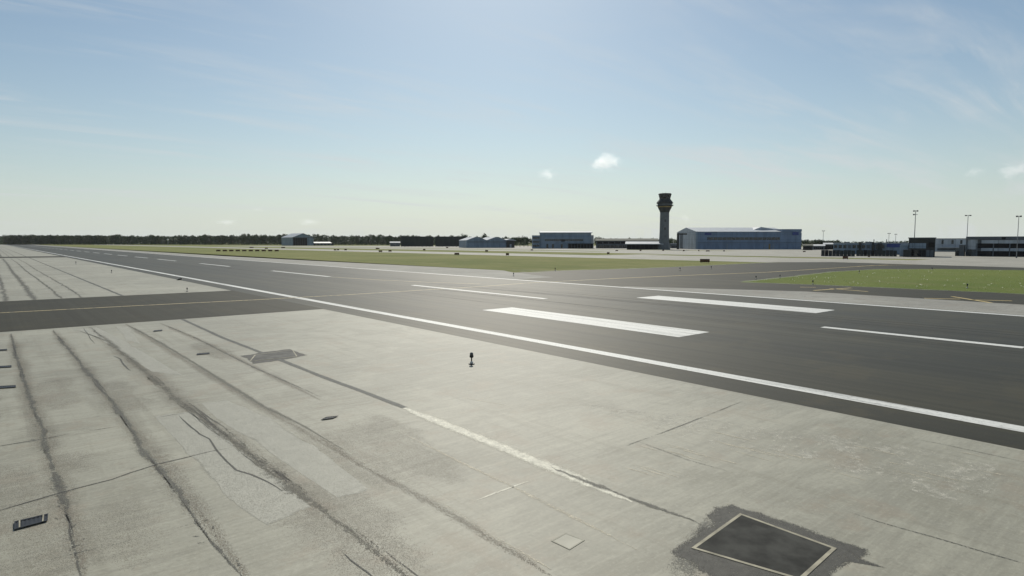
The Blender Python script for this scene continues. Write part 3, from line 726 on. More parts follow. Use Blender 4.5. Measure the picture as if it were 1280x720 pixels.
for a in ((314.5, 310.2, 4.6, 1.6, 'small dark sign alone behind the left half of the row of ten'), (333, 311.3, 3.6, 1.6, 'small dark sign behind the right end of the row of ten'), (354, 310.6, 4.6, 1.9, 'small dark sign in front of the left corner of the gabled blue hangar'),
          (419, 313.4, 3.0, 1.9, 'dark sign right of the gabled hangar, left one of a touching pair'), (422.6, 313.2, 2.6, 1.9, 'dark sign right of the gabled hangar, right one of a touching pair'), (432, 313.3, 3.0, 2.3, 'dark sign just right of the touching pair of signs'),
          (472, 311.6, 4.6, 1.9, 'dark sign on far edge of pale taxiway between hangar and blast wall'), (475.6, 315.4, 4.4, 2.4, 'dark sign on grass in front of the far sign left of the blast wall'), (487.5, 315, 3.8, 2.4, 'dark sign on grass below left end of the black blast wall'),
          (530.3, 313.4, 3.0, 2.2, 'dark sign in front of the left section of black blast wall'), (559, 310.4, 2.6, 1.7, 'tiny dark sign close to the foot of the right blast wall section'), (571, 319.2, 6.0, 3.2, 'dark sign before right section of blast wall, on near grass'),
          (608.3, 315.2, 3.6, 2.7, 'dark sign in front of the twin gabled hangar, on far grass'), (634.3, 319.7, 4.0, 3.3, 'dark sign on near grass in front of twin gabled hangar right end'), (665, 313.5, 3.2, 1.7, 'dark sign at left foot of long blue office block'),
          (760.3, 318.2, 3.2, 3.0, 'dark sign on near grass right of the long blue office block'), (771, 314.1, 3.4, 1.5, 'dark sign before the low buildings left of control tower'), (800.6, 314, 2.4, 1.7, 'tiny dark sign in front of the dark open shed'), (829, 313.9, 2.2, 1.9, 'tiny dark sign at the foot of the control tower'),
          (854.6, 314.4, 2.2, 1.9, 'tiny dark sign before pale end of big blue hangar'), (873.5, 314.3, 1.4, 1.9, 'thin tiny dark sign between two others before big blue hangar'), (884.7, 314.6, 4.6, 1.7, 'dark wide sign before the left half of big blue hangar'), (905, 314.5, 2.2, 1.6, 'dark tiny sign before the middle of big blue hangar'),
          (1005.3, 315.4, 3.0, 1.8, 'dark sign on apron just right of the big blue hangar'), (1056.6, 324.6, 6.0, 4.4, 'black two panel sign on apron before the dark panel wall'), (1086, 321.8, 2.4, 2.4, 'small dark sign against the dark panel wall')):
    sign(*a[:5], panels=2 if a[2] > 5 else 1)
sign(881, 328.9, 11.6, 5.2, 'large brown three panel sign on near grass before big blue hangar', 'brown', panels=3)

# ------------------------------------------------------------------ buildings
class B:
    """a building with its origin at the right foot of its front; local x = into the building, local y = leftwards along the front"""
    def __init__(s, name, label, cat, pxl, pxr, pyb, pyt, head=None, group=None):
        p0 = at((pxl + pxr) / 2, pyb)
        h_ = math.atan2(p0.x, p0.y) if head is None else R(head)
        s.w3 = Vector((math.sin(h_), math.cos(h_), 0)); s.l3 = Vector((-s.w3.y, s.w3.x, 0)); s.dist = p0.dot(s.w3)
        s.o = Vector((0, 0, 0)); s.o = s.hit(pxr, 300); s.o.z = 0
        s.w = s.y(pxl); s.h = s.z((pxl + pxr) / 2, pyt)
        s.t = thing(name, label, cat, s.o, math.pi / 2 - h_, group)
    def hit(s, px, py):
        d = ray(px, py); t = s.dist / d.dot(s.w3); return Vector((d.x * t, d.y * t, CAMH + d.z * t))
    def y(s, px): return (s.hit(px, 300) - s.o).dot(s.l3)
    def z(s, px, py): return s.hit(px, py).z
    def box(s, name, x0, x1, y0, y1, z0, z1, mat, parent=None):
        m = MB(); m.box(x0, x1, y0, y1, z0, z1); return m.build(name, M[mat] if isinstance(mat, str) else mat, parent or s.t)
    def prism(s, name, poly, a, b, axis, mat, parent=None):
        m = MB(); m.prism(poly, a, b, axis); return m.build(name, M[mat], parent or s.t)
    def windows(s, y0, y1, z0, z1, n, x=-.05, name='window', mat='glass', frame=None, gap=.12):
        st = (y1 - y0) / n
        for k in range(n):
            a = y0 + st * (k + gap / 2); b = y0 + st * (k + 1 - gap / 2)
            w = s.box(name, x, .0, a, b, z0, z1, mat)
            if frame: s.box('sill', x - .12, x + .02, a - .05, b + .05, z0 - .15, z0, frame, w)

def parapet_line(b, x0, x1, y0, y1, z, mat, ov=.3, th=.6): return b.box('roof', x0 - ov, x1 + ov, y0 - ov, y1 + ov, z, z + th, mat)

# control tower
bp = at(830, 312); k = mpp(bp)
ct = thing('control_tower', 'tall grey airport control tower with flared dark cab', 'control tower', bp)
def zt(py): return atd(830, py, math.hypot(bp.x, bp.y)).z
m = MB(); m.lathe([(7.6 * k, 0), (7.4 * k, zt(307)), (6.3 * k, zt(303)), (5.8 * k, zt(290)), (5.6 * k, zt(265.5))], 12); m.build('shaft', M['greycon'], ct)
m = MB(); m.lathe([(5.7 * k, zt(265.5)), (6.6 * k, zt(263)), (8.0 * k, zt(260.4)), (8.4 * k, zt(259.3))], 12); m.build('corbel', M['darkcon'], ct)
m = MB(); m.lathe([(8.5 * k, zt(259.3)), (8.7 * k, zt(258.0))], 12); m.build('ochre_band', M['gold'], ct)
m = MB(); m.lathe([(9.2 * k, zt(258.0)), (10.4 * k, zt(257.5)), (10.4 * k, zt(256.9)), (8.9 * k, zt(256.6))], 12); dk = m.build('gallery_deck', M['darkcon'], ct)
m = MB()
for q in range(24):
    a0 = 2 * math.pi * q / 24; m.tube((10.1 * k * math.cos(a0), 10.1 * k * math.sin(a0), zt(256.9)), (10.1 * k * math.cos(a0), 10.1 * k * math.sin(a0), zt(255.6)), .05, n=4)
    a1 = 2 * math.pi * (q + 1) / 24; m.tube((10.1 * k * math.cos(a0), 10.1 * k * math.sin(a0), zt(255.7)), (10.1 * k * math.cos(a1), 10.1 * k * math.sin(a1), zt(255.7)), .05, n=4)
m.build('railing', M['steel'], dk, False)
m = MB(); m.lathe([(8.7 * k, zt(256.6)), (8.9 * k, zt(254.6))], 12); m.build('equipment_floor', M['slate'], ct)
m = MB(); m.lathe([(9.8 * k, zt(254.6)), (10.3 * k, zt(254.0)), (10.0 * k, zt(253.2)), (8.6 * k, zt(251.3)), (7.2 * k, zt(249.6)), (6.6 * k, zt(248.4))], 12); m.build('upper_eave', M['darkcon'], ct)
m = MB(); m.lathe([(6.3 * k, zt(248.4)), (6.5 * k, zt(247)), (7.5 * k, zt(243.4))], 12); cab = m.build('cab_glazing', M['glass'], ct)
m = MB()
for q in range(12):
    a0 = 2 * math.pi * (q + .5) / 12
    m.tube((6.4 * k * math.cos(a0), 6.4 * k * math.sin(a0), zt(248.4)), (7.6 * k * math.cos(a0), 7.6 * k * math.sin(a0), zt(243.4)), .14, n=4)
m.build('mullion', M['darkcon'], cab, False)
m = MB(); m.lathe([(8.0 * k, zt(243.4)), (8.1 * k, zt(242.6)), (7.4 * k, zt(241.9)), (2, zt(241.5))], 12); rf = m.build('roof', M['darkcon'], ct)
m = MB(); m.tube((1, 0, zt(242)), (1, 0, zt(239.3)), .1, .04, 6); m.tube((-2, 1, zt(242)), (-2, 1, zt(240.2)), .08, .04, 6); m.build('aerial', M['steel'], rf, False)
for q in range(3):
    m = MB(); a = -2.36
    c_, s_ = math.cos(a), math.sin(a); m.box(-.7, .7, -.12, .12, -1.1, 1.1)
    o = m.build('window', M['glass'], ct); r_ = 5.75 * k; o.location = (r_ * c_ * .985, r_ * s_ * .985, zt(296 - q * 10)); o.rotation_euler = (0, 0, a + math.pi / 2)

# big blue hangar
b = B('hangar', 'long blue clad hangar with pale roof, right of the control tower', 'hangar', 871, 985, 311.6, 289.6, 38)
xw = 60; wl_ = b.y(871); h = b.h
b.box('wall', 0, xw, b.y(1001), wl_, 0, h, 'blue')
pk = b.z(872, 286.2); rr = xw * .5
m = MB(); m.prism([(-1.0, h), (xw + 1, h), (xw / 2, pk + 2)], b.y(985), wl_ + .8, 'Y'); m.build('roof', M['roof'], b.t)
g_ = b.box('gable_end', .6, xw - .6, wl_, wl_ + .5, 0, h - .3, 'palegrey')
for q in range(6):
    b.box('door', 2 + q * 9.4, 11 + q * 9.4, wl_ + .5, wl_ + .7, 0, h * .86, 'palegrey' if q != 4 else 'slate')
b.box('corner_post', -.5, .9, wl_ - .8, wl_ + .9, 0, h + .2, 'bluegrey')
bb = b.box('window_band', -.06, 0, b.y(975), b.y(884), b.z(930, 300.0), b.z(930, 296.6), 'glass')
yy = b.y(975)
while yy < b.y(884): b.box('mullion', -.12, -.06, yy - .12, yy + .12, b.z(930, 300.0), b.z(930, 296.6), 'blue', bb); yy += 4.2
b.box('sign_panel', -.25, 0, b.y(889), b.y(880.5), b.z(885, 293.8), b.z(885, 290.9), 'bluesign')
b.box('drip_rail', -.3, 0, b.y(1001), wl_, b.z(930, 303.6), b.z(930, 303.1), 'slate')
for px in (955, 961, 966, 908): b.box('door', -.08, 0, b.y(px + 2.2), b.y(px), 0, 5.0, 'bluegrey' if px != 961 else 'gold')
b.box('tall_block', -.6, 40, b.y(1001.5), b.y(976), h, b.z(990, 286.4), 'blue')
m = MB(); m.prism([(b.y(1001.5) - .5, b.z(990, 286.3)), (b.y(976) + .3, b.z(990, 286.3)), (b.y(958), b.z(958, 283.2)), (b.y(948), b.z(948, 287.2)), (b.y(950), b.z(950, 287.8)), (b.y(1001.5) - .5, b.z(990, 286.9))], 12, 44, 'X'); m.build('raised_roof', M['roof'], b.t)
b.box('sign_panel', -.85, -.6, b.y(997.5), b.y(990), b.z(994, 294), b.z(994, 290), 'bluesign')
b.box('lean_to', 2, 30, b.y(1003.2), b.y(1001.6), 0, b.z(1002, 290.5), 'blue')
# gantry at the left end of the hangar
bg_ = B('steel_gantry', 'dark steel post and beam frame at the pale end of the blue hangar', 'gantry', 846, 849, 311.5, 291.5)
bg_.box('post', 0, 2.2, 0, 2.2, 0, bg_.h, 'darkcon'); bg_.box('beam', 0, 2.2, -7, 0, bg_.h - 1.4, bg_.h - .1, 'darkcon')
# dark open shed in front of the tower
b = B('open_shed', 'low dark open shed with pale sloping roof at the control tower foot', 'shed', 783, 828, 312, 305.5)
m = MB(); m.prism([(-1.2, b.h), (-1.2, b.h + .5), (9, b.h + 2.6), (20, b.h + 2.0), (20, b.h)], -1, b.w + 1, 'Y'); m.build('roof', M['roof'], b.t)
b.box('back_wall', 17, 19, 0, b.w, 0, b.h, 'darkcon'); b.box('inner_wall', 3, 3.4, .5, b.w - .5, 0, b.h, 'opening')
for q in range(9): b.box('post', 0, .4, b.w * q / 8.0 * .97, b.w * q / 8.0 * .97 + .4, 0, b.h, 'darkcon')
# low buildings left of the tower
b = B('low_terminal', 'long low olive roofed building between blue block and control tower', 'building', 745, 822, 310.5, 301.2)
b.box('wall', 0, 24, 0, b.w, 0, b.h, 'slate'); m = MB(); m.prism([(-1.2, b.h), (-1.2, b.h + .4), (10, b.h + 2.7), (25, b.h + 2.7), (25, b.h)], -1, b.w + 1, 'Y'); m.build('roof', M['roofgrey'], b.t)
b.windows(2, b.w - 2, .5, b.h * .42, 14); b.windows(1, b.w - 1, b.h * .62, b.h * .9, 10, mat='opening')
b = B('site_hut', 'small grey flat roofed hut between control tower and blue hangar', 'hut', 838, 848, 310.3, 305.0)
b.box('wall', 0, 10, 0, b.w, 0, b.h, 'slate'); parapet_line(b, 0, 10, 0, b.w, b.h, 'roof'); b.windows(1, b.w - 1, 1, 2.6, 3)
# long blue office block
b = B('office_block', 'blue glazed block with pale flat roof, left of control tower', 'office block', 675, 739, 310.6, 291.2, 42)
b.box('wall', 0, 40, 0, b.w, 0, b.h, 'bluegrey')
m = MB(); m.prism([(-1, b.h), (-1, b.h + .6), (8, b.h + 1.9), (38, b.h + 1.9), (41, b.h + .6), (41, b.h)], -1.2, b.w + .5, 'Y'); m.build('roof', M['roof'], b.t)
for py0, py1, n in ((299.0, 301.2, 18), (294.5, 296.6, 18)):
    b.windows(b.y(729) if py0 > 298 else b.y(737), b.y(681), b.z(700, py1), b.z(700, py0), n, gap=.1, mat='glass' if py0 > 298 else 'blue')
b.box('doorway', -.1, 0, b.y(706), b.y(701.5), b.z(700, 302), b.z(700, 299.6), 'opening')
b.box('canopy', -5, 0, b.y(742), b.y(709.5), b.z(725, 305), b.z(725, 304.3), 'darkcon'); b.box('undercroft', -.15, 0, b.y(741), b.y(710), .0, b.z(725, 305), 'opening')
for q in range(9): b.box('canopy_post', -4.8, -4.4, b.y(741) + q * (b.y(710) - b.y(741)) / 8.2, b.y(741) + q * (b.y(710) - b.y(741)) / 8.2 + .4, 0, b.z(725, 305), 'slate')
b.box('left_wing', -1.5, 25, b.y(675), b.y(665), 0, b.z(670, 294.2), 'bluegrey')
wz = b.z(670, 294.2)
for q in range(3): b.box('window_band', -1.56, -1.5, b.y(674.4), b.y(666), wz * (.14 + q * .3), wz * (.27 + q * .3), 'glass')
for px in (683, 690, 701): b.box('door', -.09, 0, b.y(px + 2.4), b.y(px), 0, 4.6, 'glass')
b.box('side_stair', 8, 30, b.y(743), b.y(739.2), 0, b.h * .86, 'palegrey')
# twin gabled hangar
b = B('hangar', 'pale blue hangar with two shallow gables, right of the black blast wall', 'hangar', 583, 633, 309.8, 300.5, 27)
b.box('wall', 0, 60, 0, b.w, 0, b.h, 'bluegrey')
half = b.w / 2
for q in range(2):
    y0_ = q * half
    m = MB(); m.prism([(y0_, b.h), (y0_ + half, b.h), (y0_ + half * .55, b.z(600, 296.2)), (y0_ + half * .4, b.z(600, 296.2))], -.3, 61, 'X'); m.build('gable', M['bluegrey'], b.t)
    m = MB(); zz = b.z(600, 296.2)
    for (a0, z0), (a1, z1) in (((y0_ + half + .5, b.h + .1), (y0_ + half * .55, zz + .1)), ((y0_ + half * .55, zz + .1), (y0_ + half * .4, zz + .1)), ((y0_ + half * .4, zz + .1), (y0_ - .5, b.h + .1))):
        m.face([(-.8, a0, z0), (-.8, a1, z1), (62, a1, z1), (62, a0, z0)])
        m.face([(-.8, a0, z0 - .5), (-.8, a1, z1 - .5), (-.8, a1, z1), (-.8, a0, z0)])
    m.build('roof', M['roof'], b.t)
b.box('door_rail', -.4, 0, 1, b.w - 1, b.h * .74, b.h * .84, 'slate')
for q in range(8): b.box('door', -.12, 0, 1 + q * (b.w - 2) / 8 + .15, 1 + (q + 1) * (b.w - 2) / 8 - .15, 0, b.h * .73, 'bluegrey')
b.box('dark_annex', -1, 40, b.y(643), -.02, 0, b.h * 1.02, 'darkcon')
m = MB(); m.prism([(b.y(645), b.h * .96), (.3, b.h * 1.02), (.3, b.h * 1.02 + .4), (b.y(638), b.h * 1.22), (b.y(645), b.h)], -1.5, 42, 'X'); m.build('annex_roof', M['roof'], b.t)
b.box('annex_door', -1.2, -1, b.y(639), b.y(637), 0, b.h * .5, 'palegrey')
# black blast walls
for pl, pr, lab in ((501, 541.6, 'tall black louvred blast wall, left section, two metres from its twin'), (544.2, 584, 'tall black louvred blast wall, right section, next to twin gabled hangar')):
    lab = lab.replace(', two metres from its twin', ', nearer the gabled blue hangar')
    b = B('blast_wall', lab, 'blast wall', pl, pr, 308.6, 295.6, group='black blast walls')
    b.box('panel', 0, .5, 0, b.w, .6, b.h, 'darkgreen')
    n = 9
    for q in range(n + 1): b.box('post', -.45, 0, b.w * q / n - (.3 if q else 0), b.w * q / n + (.3 if q < n else 0), 0, b.h + .3, 'darkcon')
    for q in range(4): b.prism('brace', [(.5, 0), (7, 0), (.5, b.h * .8)], b.w * (q + .4) / 4, b.w * (q + .4) / 4 + .3, 'Y', 'darkcon')
b = B('site_hut', 'small grey hut with pale roof at left end of black blast wall', 'hut', 487.5, 500, 308, 303.4)
b.box('wall', 0, 8, 0, b.w, 0, b.h, 'slate'); m = MB(); m.prism([(-.6, b.h), (8.6, b.h), (4, b.h + 1.8)], -.5, b.w + .5, 'Y'); m.build('roof', M['roof'], b.t); b.windows(1, b.w - 1, 1.2, 2.6, 4)
# gabled blue hangar far left: side wall towards us on the left, door end on the right
p0 = at(366, 307); X, Y = p0.x, p0.y
gh = thing('hangar', 'blue grey gabled hangar with wide dark door, before the wood', 'hangar', p0)
yl = onx(352, 306, X).y - Y; xr = ony(392, 306, Y).x - X; he = onx(362, 296.6, X).z; hp = ony(378.5, 291.6, Y).z
def gbox(name, x0, x1, y0, y1, z0, z1, mat, par=None):
    m = MB(); m.box(x0, x1, y0, y1, z0, z1); return m.build(name, M[mat], par or gh)
gbox('wall', 0, xr, 0, yl, 0, he, 'bluegrey')
m = MB(); m.prism([(0, he), (xr, he), (xr * .5, hp)], -.2, yl + .2, 'Y'); m.build('gable', M['bluegrey'], gh)
m = MB()
for (a0, z0), (a1, z1) in (((-.8, he - .2), (xr * .5, hp + .15)), ((xr * .5, hp + .15), (xr + .8, he - .2))): m.face([(a0, -1, z0), (a1, -1, z1), (a1, yl + 1, z1), (a0, yl + 1, z0)])
m.build('roof', M['roof'], gh)
xd = ony(384, 306, Y).x - X
dd = gbox('door', .8, xd, -.15, 0, 0, he * .93, 'opening')
m = MB()
for q in range(7): m.box(.8 + (xd - .8) * q / 6 - .12, .8 + (xd - .8) * q / 6 + .12, -.3, -.15, 0, he * .93)
m.build('mullion', M['slate'], dd)
gbox('door_header', .2, xr - .4, -.4, 0, he * .94, he * 1.0, 'slate')
q0 = ony(393, 306.6, Y); q1 = ony(417, 306.6, Y)
ls = thing('storage_shed', 'low shed with long white roof against right side of gabled hangar', 'shed', (q0.x, Y, 0))
hh = ony(405, 304, Y).z; w_ = q1.x - q0.x
m = MB(); m.box(0, w_, 0, 14, 0, hh); m.build('wall', M['darkcon'], ls)
m = MB(); m.prism([(-.8, hh), (-.8, hh + .3), (7, hh + 2.6), (14.8, hh + .3), (14.8, hh)], -.6, w_ * .9, 'X'); m.build('roof', M['greywhite'], ls)
for q in range(5):
    m = MB(); m.box(2 + q * w_ / 5.4, 5.5 + q * w_ / 5.4, -.1, 0, 0, hh * .8); m.build('door', M['slate'], ls)
# three long sheds before the wood
for pl, pr, lab in ((225.5, 236.3, 'white roofed long shed before the wood, leftmost of three'), (246.2, 254.3, 'white roofed short shed before the wood, middle of three'), (263, 279, 'white roofed long shed before the wood, rightmost and longest of three')):
    b = B('farm_shed', lab, 'shed', pl, pr, 305.6, 303.1, group='white roofed sheds before the wood')
    b.box('wall', 0, 12, 0, b.w, 0, b.h, 'darkcon')
    m = MB(); m.prism([(-1, b.h), (-1, b.h + .3), (6, b.h + 4.4), (13, b.h + .3), (13, b.h)], -1, b.w + 1, 'Y'); m.build('roof', M['greywhite'], b.t)
    for q in range(4): b.box('door', -.1, 0, b.w * (q + .2) / 4, b.w * (q + .8) / 4, 0, b.h * .8, 'opening')
# small white tank among the trees
p = atd(210, 305.4, 1560); wt = thing('water_tank', 'tiny white round tank on a post among the trees of the wood', 'water tank', (p.x, p.y, 0)); zk = atd(210, 299.7, 1560).z
m = MB(); m.tube((0, 0, 0), (0, 0, zk - 1), .8, .6, 8); m.build('post', M['steel'], wt)
m = MB(); m.lathe([(0.4, zk - 2.2), (1.8, zk - 1.4), (2.3, zk), (1.7, zk + 1.4), (.2, zk + 2.1)], 14); m.build('tank', M['greywhite'], wt)

# right cluster: hangars beyond, pier, terminal
for pl, pr, pb, pt, lab, mt, rf_ in ((1004, 1016, 312.6, 307.4, 'low dark store just right of big blue hangar', 'darkcon', 'roofgrey'), (1016, 1031, 312.2, 307.6, 'low store with white roof right of the dark store', 'slate', 'greywhite'), (1030, 1046, 312.0, 305.6, 'low dark brick store with white roof edge left of the pier', 'darkcon', 'greywhite')):
    b = B('store_building', lab, 'building', pl, pr, pb, pt)
    b.box('wall', 0, 14, 0, b.w, 0, b.h, mt); m = MB(); m.prism([(-.8, b.h), (-.8, b.h + .35), (7, b.h + 1.5), (14.8, b.h + .35), (14.8, b.h)], -.6, b.w + .6, 'Y'); m.build('roof', M[rf_], b.t)
    b.windows(.8, b.w - .8, .6, b.h * .7, 5, mat='opening')
b = B('terminal_pier', 'low blue grey glazed pier behind the dark panel wall', 'terminal', 1042, 1138, 318.0, 304.2)
b.box('wall', 0, 16, 0, b.w, 0, b.h, 'bluegrey'); parapet_line(b, 0, 16, 0, b.w, b.h, 'roof', .25, .3)
for q in range(16):
    a = b.w * q / 16
    if b.y(1127) < a + 1 < b.y(1108): continue
    b.box('window', -.06, 0, a + .35, a + b.w / 16 - .35, b.h * .55, b.h * .86, 'glass' if q % 4 else 'slate')
b.box('sign_panel', -.2, 0, b.y(1126), b.y(1109), b.z(1117, 309.2), b.z(1117, 304.7), 'bluesign')
for px in (1074, 1090): b.box('stair_tower', -2.5, 0, b.y(px + 3), b.y(px), 0, b.h + .8, 'darkcon')
b.box('stair_tower', -3, 0, b.y(1103.5), b.y(1097), 0, b.h + .1, 'darkcon')
for px in (1092, 1108): b.box('roof_stack', 3, 3.6, b.y(px + 1.0), b.y(px), b.h + .3, b.h + 2.2, 'darkcon')
for px, wpx, hp_ in ((1056, 6, .5), (1082, 8, .6), (1129, 5, .45)): b.box('roof_plant', 5, 9, b.y(px + wpx), b.y(px), b.h + .3, b.h + .3 + hp_, 'slate')
for pl, pr, lab in ((1027, 1069.4, 'dark panelled apron wall, left section before the pier'), (1071, 1122, 'dark panelled apron wall, right section running to the dark block')):
    b = B('panel_wall', lab, 'wall', pl, pr, 320.4, 312.6, group='dark panelled walls on the apron')
    n = int((pr - pl) / 4.3)
    for q in range(n):
        a0, a1 = b.w * q / n + .04, b.w * (q + 1) / n - .04
        b.box('panel', 0 if q % 2 else .15, .6, a0, a1, .12, b.h * (1 if q % 3 else .95), random.choice(['darkcon', 'opening', 'darkgreen', 'darkcon']))
    b.box('kerb', -.2, .9, 0, b.w, 0, .12, 'slate')
b = B('pier_end_block', 'tall dark block with glazed band at right end of the pier', 'terminal', 1136, 1169.4, 321.2, 297.8)
b.box('wall', 0, 18, 0, b.w, 0, b.h, 'darkcon'); b.box('roof', -.3, 18.3, -.3, b.w + .3, b.h, b.h + .35, 'slate')
b.windows(b.y(1158), b.w - .3, b.z(1148, 310.4), b.z(1148, 304), 5, mat='bluegrey', gap=.06)
b.box('window', -.08, 0, .3, b.y(1161), b.z(1165, 309), b.z(1165, 303), 'opening')
for q in range(6): b.box('bay', -.12, 0, .5 + q * (b.w - 1) / 6, .5 + (q + .8) * (b.w - 1) / 6, .2, b.z(1150, 312.6), random.choice(['opening', 'slate', 'opening', 'glass']))
b.box('porch', -4, 0, b.y(1140), b.y(1130), 0, b.z(1136, 312), 'darkcon')
b.box('link_block', 1, 10, b.w, b.w + 3.4, 0, b.z(1136, 306), 'bluegrey')
b = B('far_terminal', 'pale blue terminal far behind, between dark block and right terminal', 'terminal', 1160, 1212, 314.6, 298.6)
b.box('wall', 0, 30, 0, b.w, 0, b.h, 'palegrey'); parapet_line(b, 0, 30, 0, b.w, b.h, 'slate', .3, .35)
for px in (1177, 1189.5, 1200.5): b.box('window', -.1, 0, b.y(px + 2.6), b.y(px), b.z(1180, 304.9), b.z(1180, 300), 'glass')
b.box('arcade', -.1, 0, b.y(1206), b.y(1172), b.z(1180, 313), b.z(1180, 310.4), 'slate')
b.box('canopy', -4, 0, b.y(1206), b.y(1174), b.z(1180, 309.5), b.z(1180, 308.6), 'roof')
b = B('terminal', 'two storey grey terminal with dark open bays at right edge', 'terminal', 1207.5, 1330, 320.8, 295.8)
b.box('wall', .5, 26, 0, b.w, 0, b.h, 'slate')
zs = [b.z(1250, q) for q in (320.8, 314.8, 313.6, 310.2, 304.3, 303.6, 300.0, 296)]
b.box('spandrel', -.2, .5, 0, b.w - 6, zs[2] - .1, zs[3], 'palegrey'); b.box('spandrel', -.2, .5, 0, b.w - 6, zs[4], zs[6], 'palegrey')
b.box('parapet', -.5, 26.4, -.3, b.w, b.h - 1.3, b.h + .1, 'slate')
n = 6
for q in range(n):
    a = b.y(1222.5 + q * 20.5); e = b.y(1222.5 + q * 20.5 + 19.2)
    b.box('bay', .3, .5, e, a, zs[3], zs[4], 'opening'); b.box('bay', .3, .5, e, a, .1, zs[2] - .1, 'opening')
    b.box('column', -.3, .5, a, a + .45, 0, zs[4], 'slate')
b.box('vent', -.54, -.5, b.y(1257), b.y(1252), b.h - 1.2, b.h - .1, 'opening')
m = MB(); r_ = b.y(1207.5) - b.y(1216); m.lathe([(r_, 3.2), (r_, b.h)], 20, c=(r_ - .3, b.y(1216), 0)); m.build('round_corner', M['palegrey'], b.t)
b.box('corner_base', -.4, 6, b.y(1215), b.y(1210), 0, 3.2, 'darkcon'); b.box('annex', -1, 8, b.y(1206), b.y(1199.5), 0, b.z(1203, 306), 'slate')
yy = b.y(1199.5)
b.box('annex_wing', -1.5, 3, yy, yy + 1.4, 0, b.z(1203, 313), 'darkcon')

# floodlight masts
def mast(px, pyb, pyt, label, two=False, s=1.0, arms=2.3):
    p = at(px, pyb); D = math.hypot(p.x, p.y); hz_ = atd(px, pyt, D).z; hd = -math.atan2(p.x, p.y)
    t = thing('floodlight_mast', label, 'floodlight mast', p, hd, 'floodlight masts')
    k = mpp(p); r = .42 * k * s
    m = MB(); m.tube((0, 0, 0), (0, 0, hz_), r * 1.25, r * .8, 8); m.build('pole', M['steel'], t)
    for q, zz in enumerate([hz_ - .2] + ([hz_ - 4.9 * k] if two else [])):
        w = arms * k
        m = MB(); m.box(-w, w, -.12, .12, zz - .2, zz); cb = m.build('crossbar', M['steel'], t)
        for sx in ((-1, 1) if not (two and q) else (-1,)):
            m = MB(); c0 = sx * w * .8; m.prism([(-.7, zz - .45), (.5, zz - .35), (.5, zz + .25), (-.7, zz + .1)], c0 - w * .38, c0 + w * .38, 'X'); m.build('floodlight', M['darkcon'], t)
    m = MB(); m.lathe([(r * 2.4, 0), (r * 2.4, .5), (r * 1.3, .9)], 10); m.build('footing', M['slate'], t)
mast(1142, 319.5, 263.0, 'tall floodlight mast with two tiers of lamps above the dark block', True)
mast(1207.7, 316, 268.8, 'floodlight mast rising left of the right terminal roof', False, .8, 2.8)
mast(1270.5, 322.5, 269.6, 'floodlight mast standing in front of right terminal, near photo edge', False, .85, 2.4)
mast(1028.5, 311, 288.2, 'thin distant floodlight mast just right of the big blue hangar', False, .55, 1.4)
mast(1110.5, 311.5, 291.4, 'thin distant floodlight mast above the blue panel, left of a pair', False, .55, 1.4)
mast(1119, 311.5, 292.4, 'thin distant floodlight mast above the blue panel, right of a pair', False, .55, 1.2)

# vehicles before the far terminal
def van(px, py, label, mat, L=5.2, H=2.3):
    p = at(px, py) + Vector((0, 0, .012)); t = thing('parked_van', label, 'van', p, R(8), 'vans parked by the far terminal')
    m = MB(); m.prism([(-L / 2, .4), (L / 2, .4), (L / 2, 1.05), (L / 2 - .9, 1.2), (L / 2 - 1.7, H), (-L / 2 + .1, H), (-L / 2, 1.2)], -.95, .95, 'X'); o = m.build('body', M[mat], t); bevel(o, .08, 2)
    m = MB(); m.prism([(L / 2 - 1.0, 1.28), (L / 2 - 1.72, H - .18), (-L / 2 + .5, H - .18), (-L / 2 + .5, 1.28)], -.97, -.955, 'X'); m.build('window', M['glass'], t)
    m = MB(); m.prism([(L / 2 - 1.0, 1.28), (L / 2 - 1.72, H - .18), (-L / 2 + .5, H - .18), (-L / 2 + .5, 1.28)], .955, .97, 'X'); m.build('window', M['glass'], t)
    for sx in (-1, 1):
        for sy in (-1, 1):
            m = MB(); m.tube((sx * .75, sy * L * .31, .36), (sx * .99, sy * L * .31, .36), .36, n=14); m.build('wheel', M['tyre'], t)
van(1174, 314.4, 'dark van parked beside the dark block, before the far terminal', 'slate', 5.6, 2.2)
van(1180, 314.0, 'dark blue van parked under the far terminal canopy, right of the dark van', 'bluesign', 4.6, 1.9)
van(1194, 313.3, 'white van parked before far terminal, nearest the right terminal', 'whitecar', 5.6, 2.3)

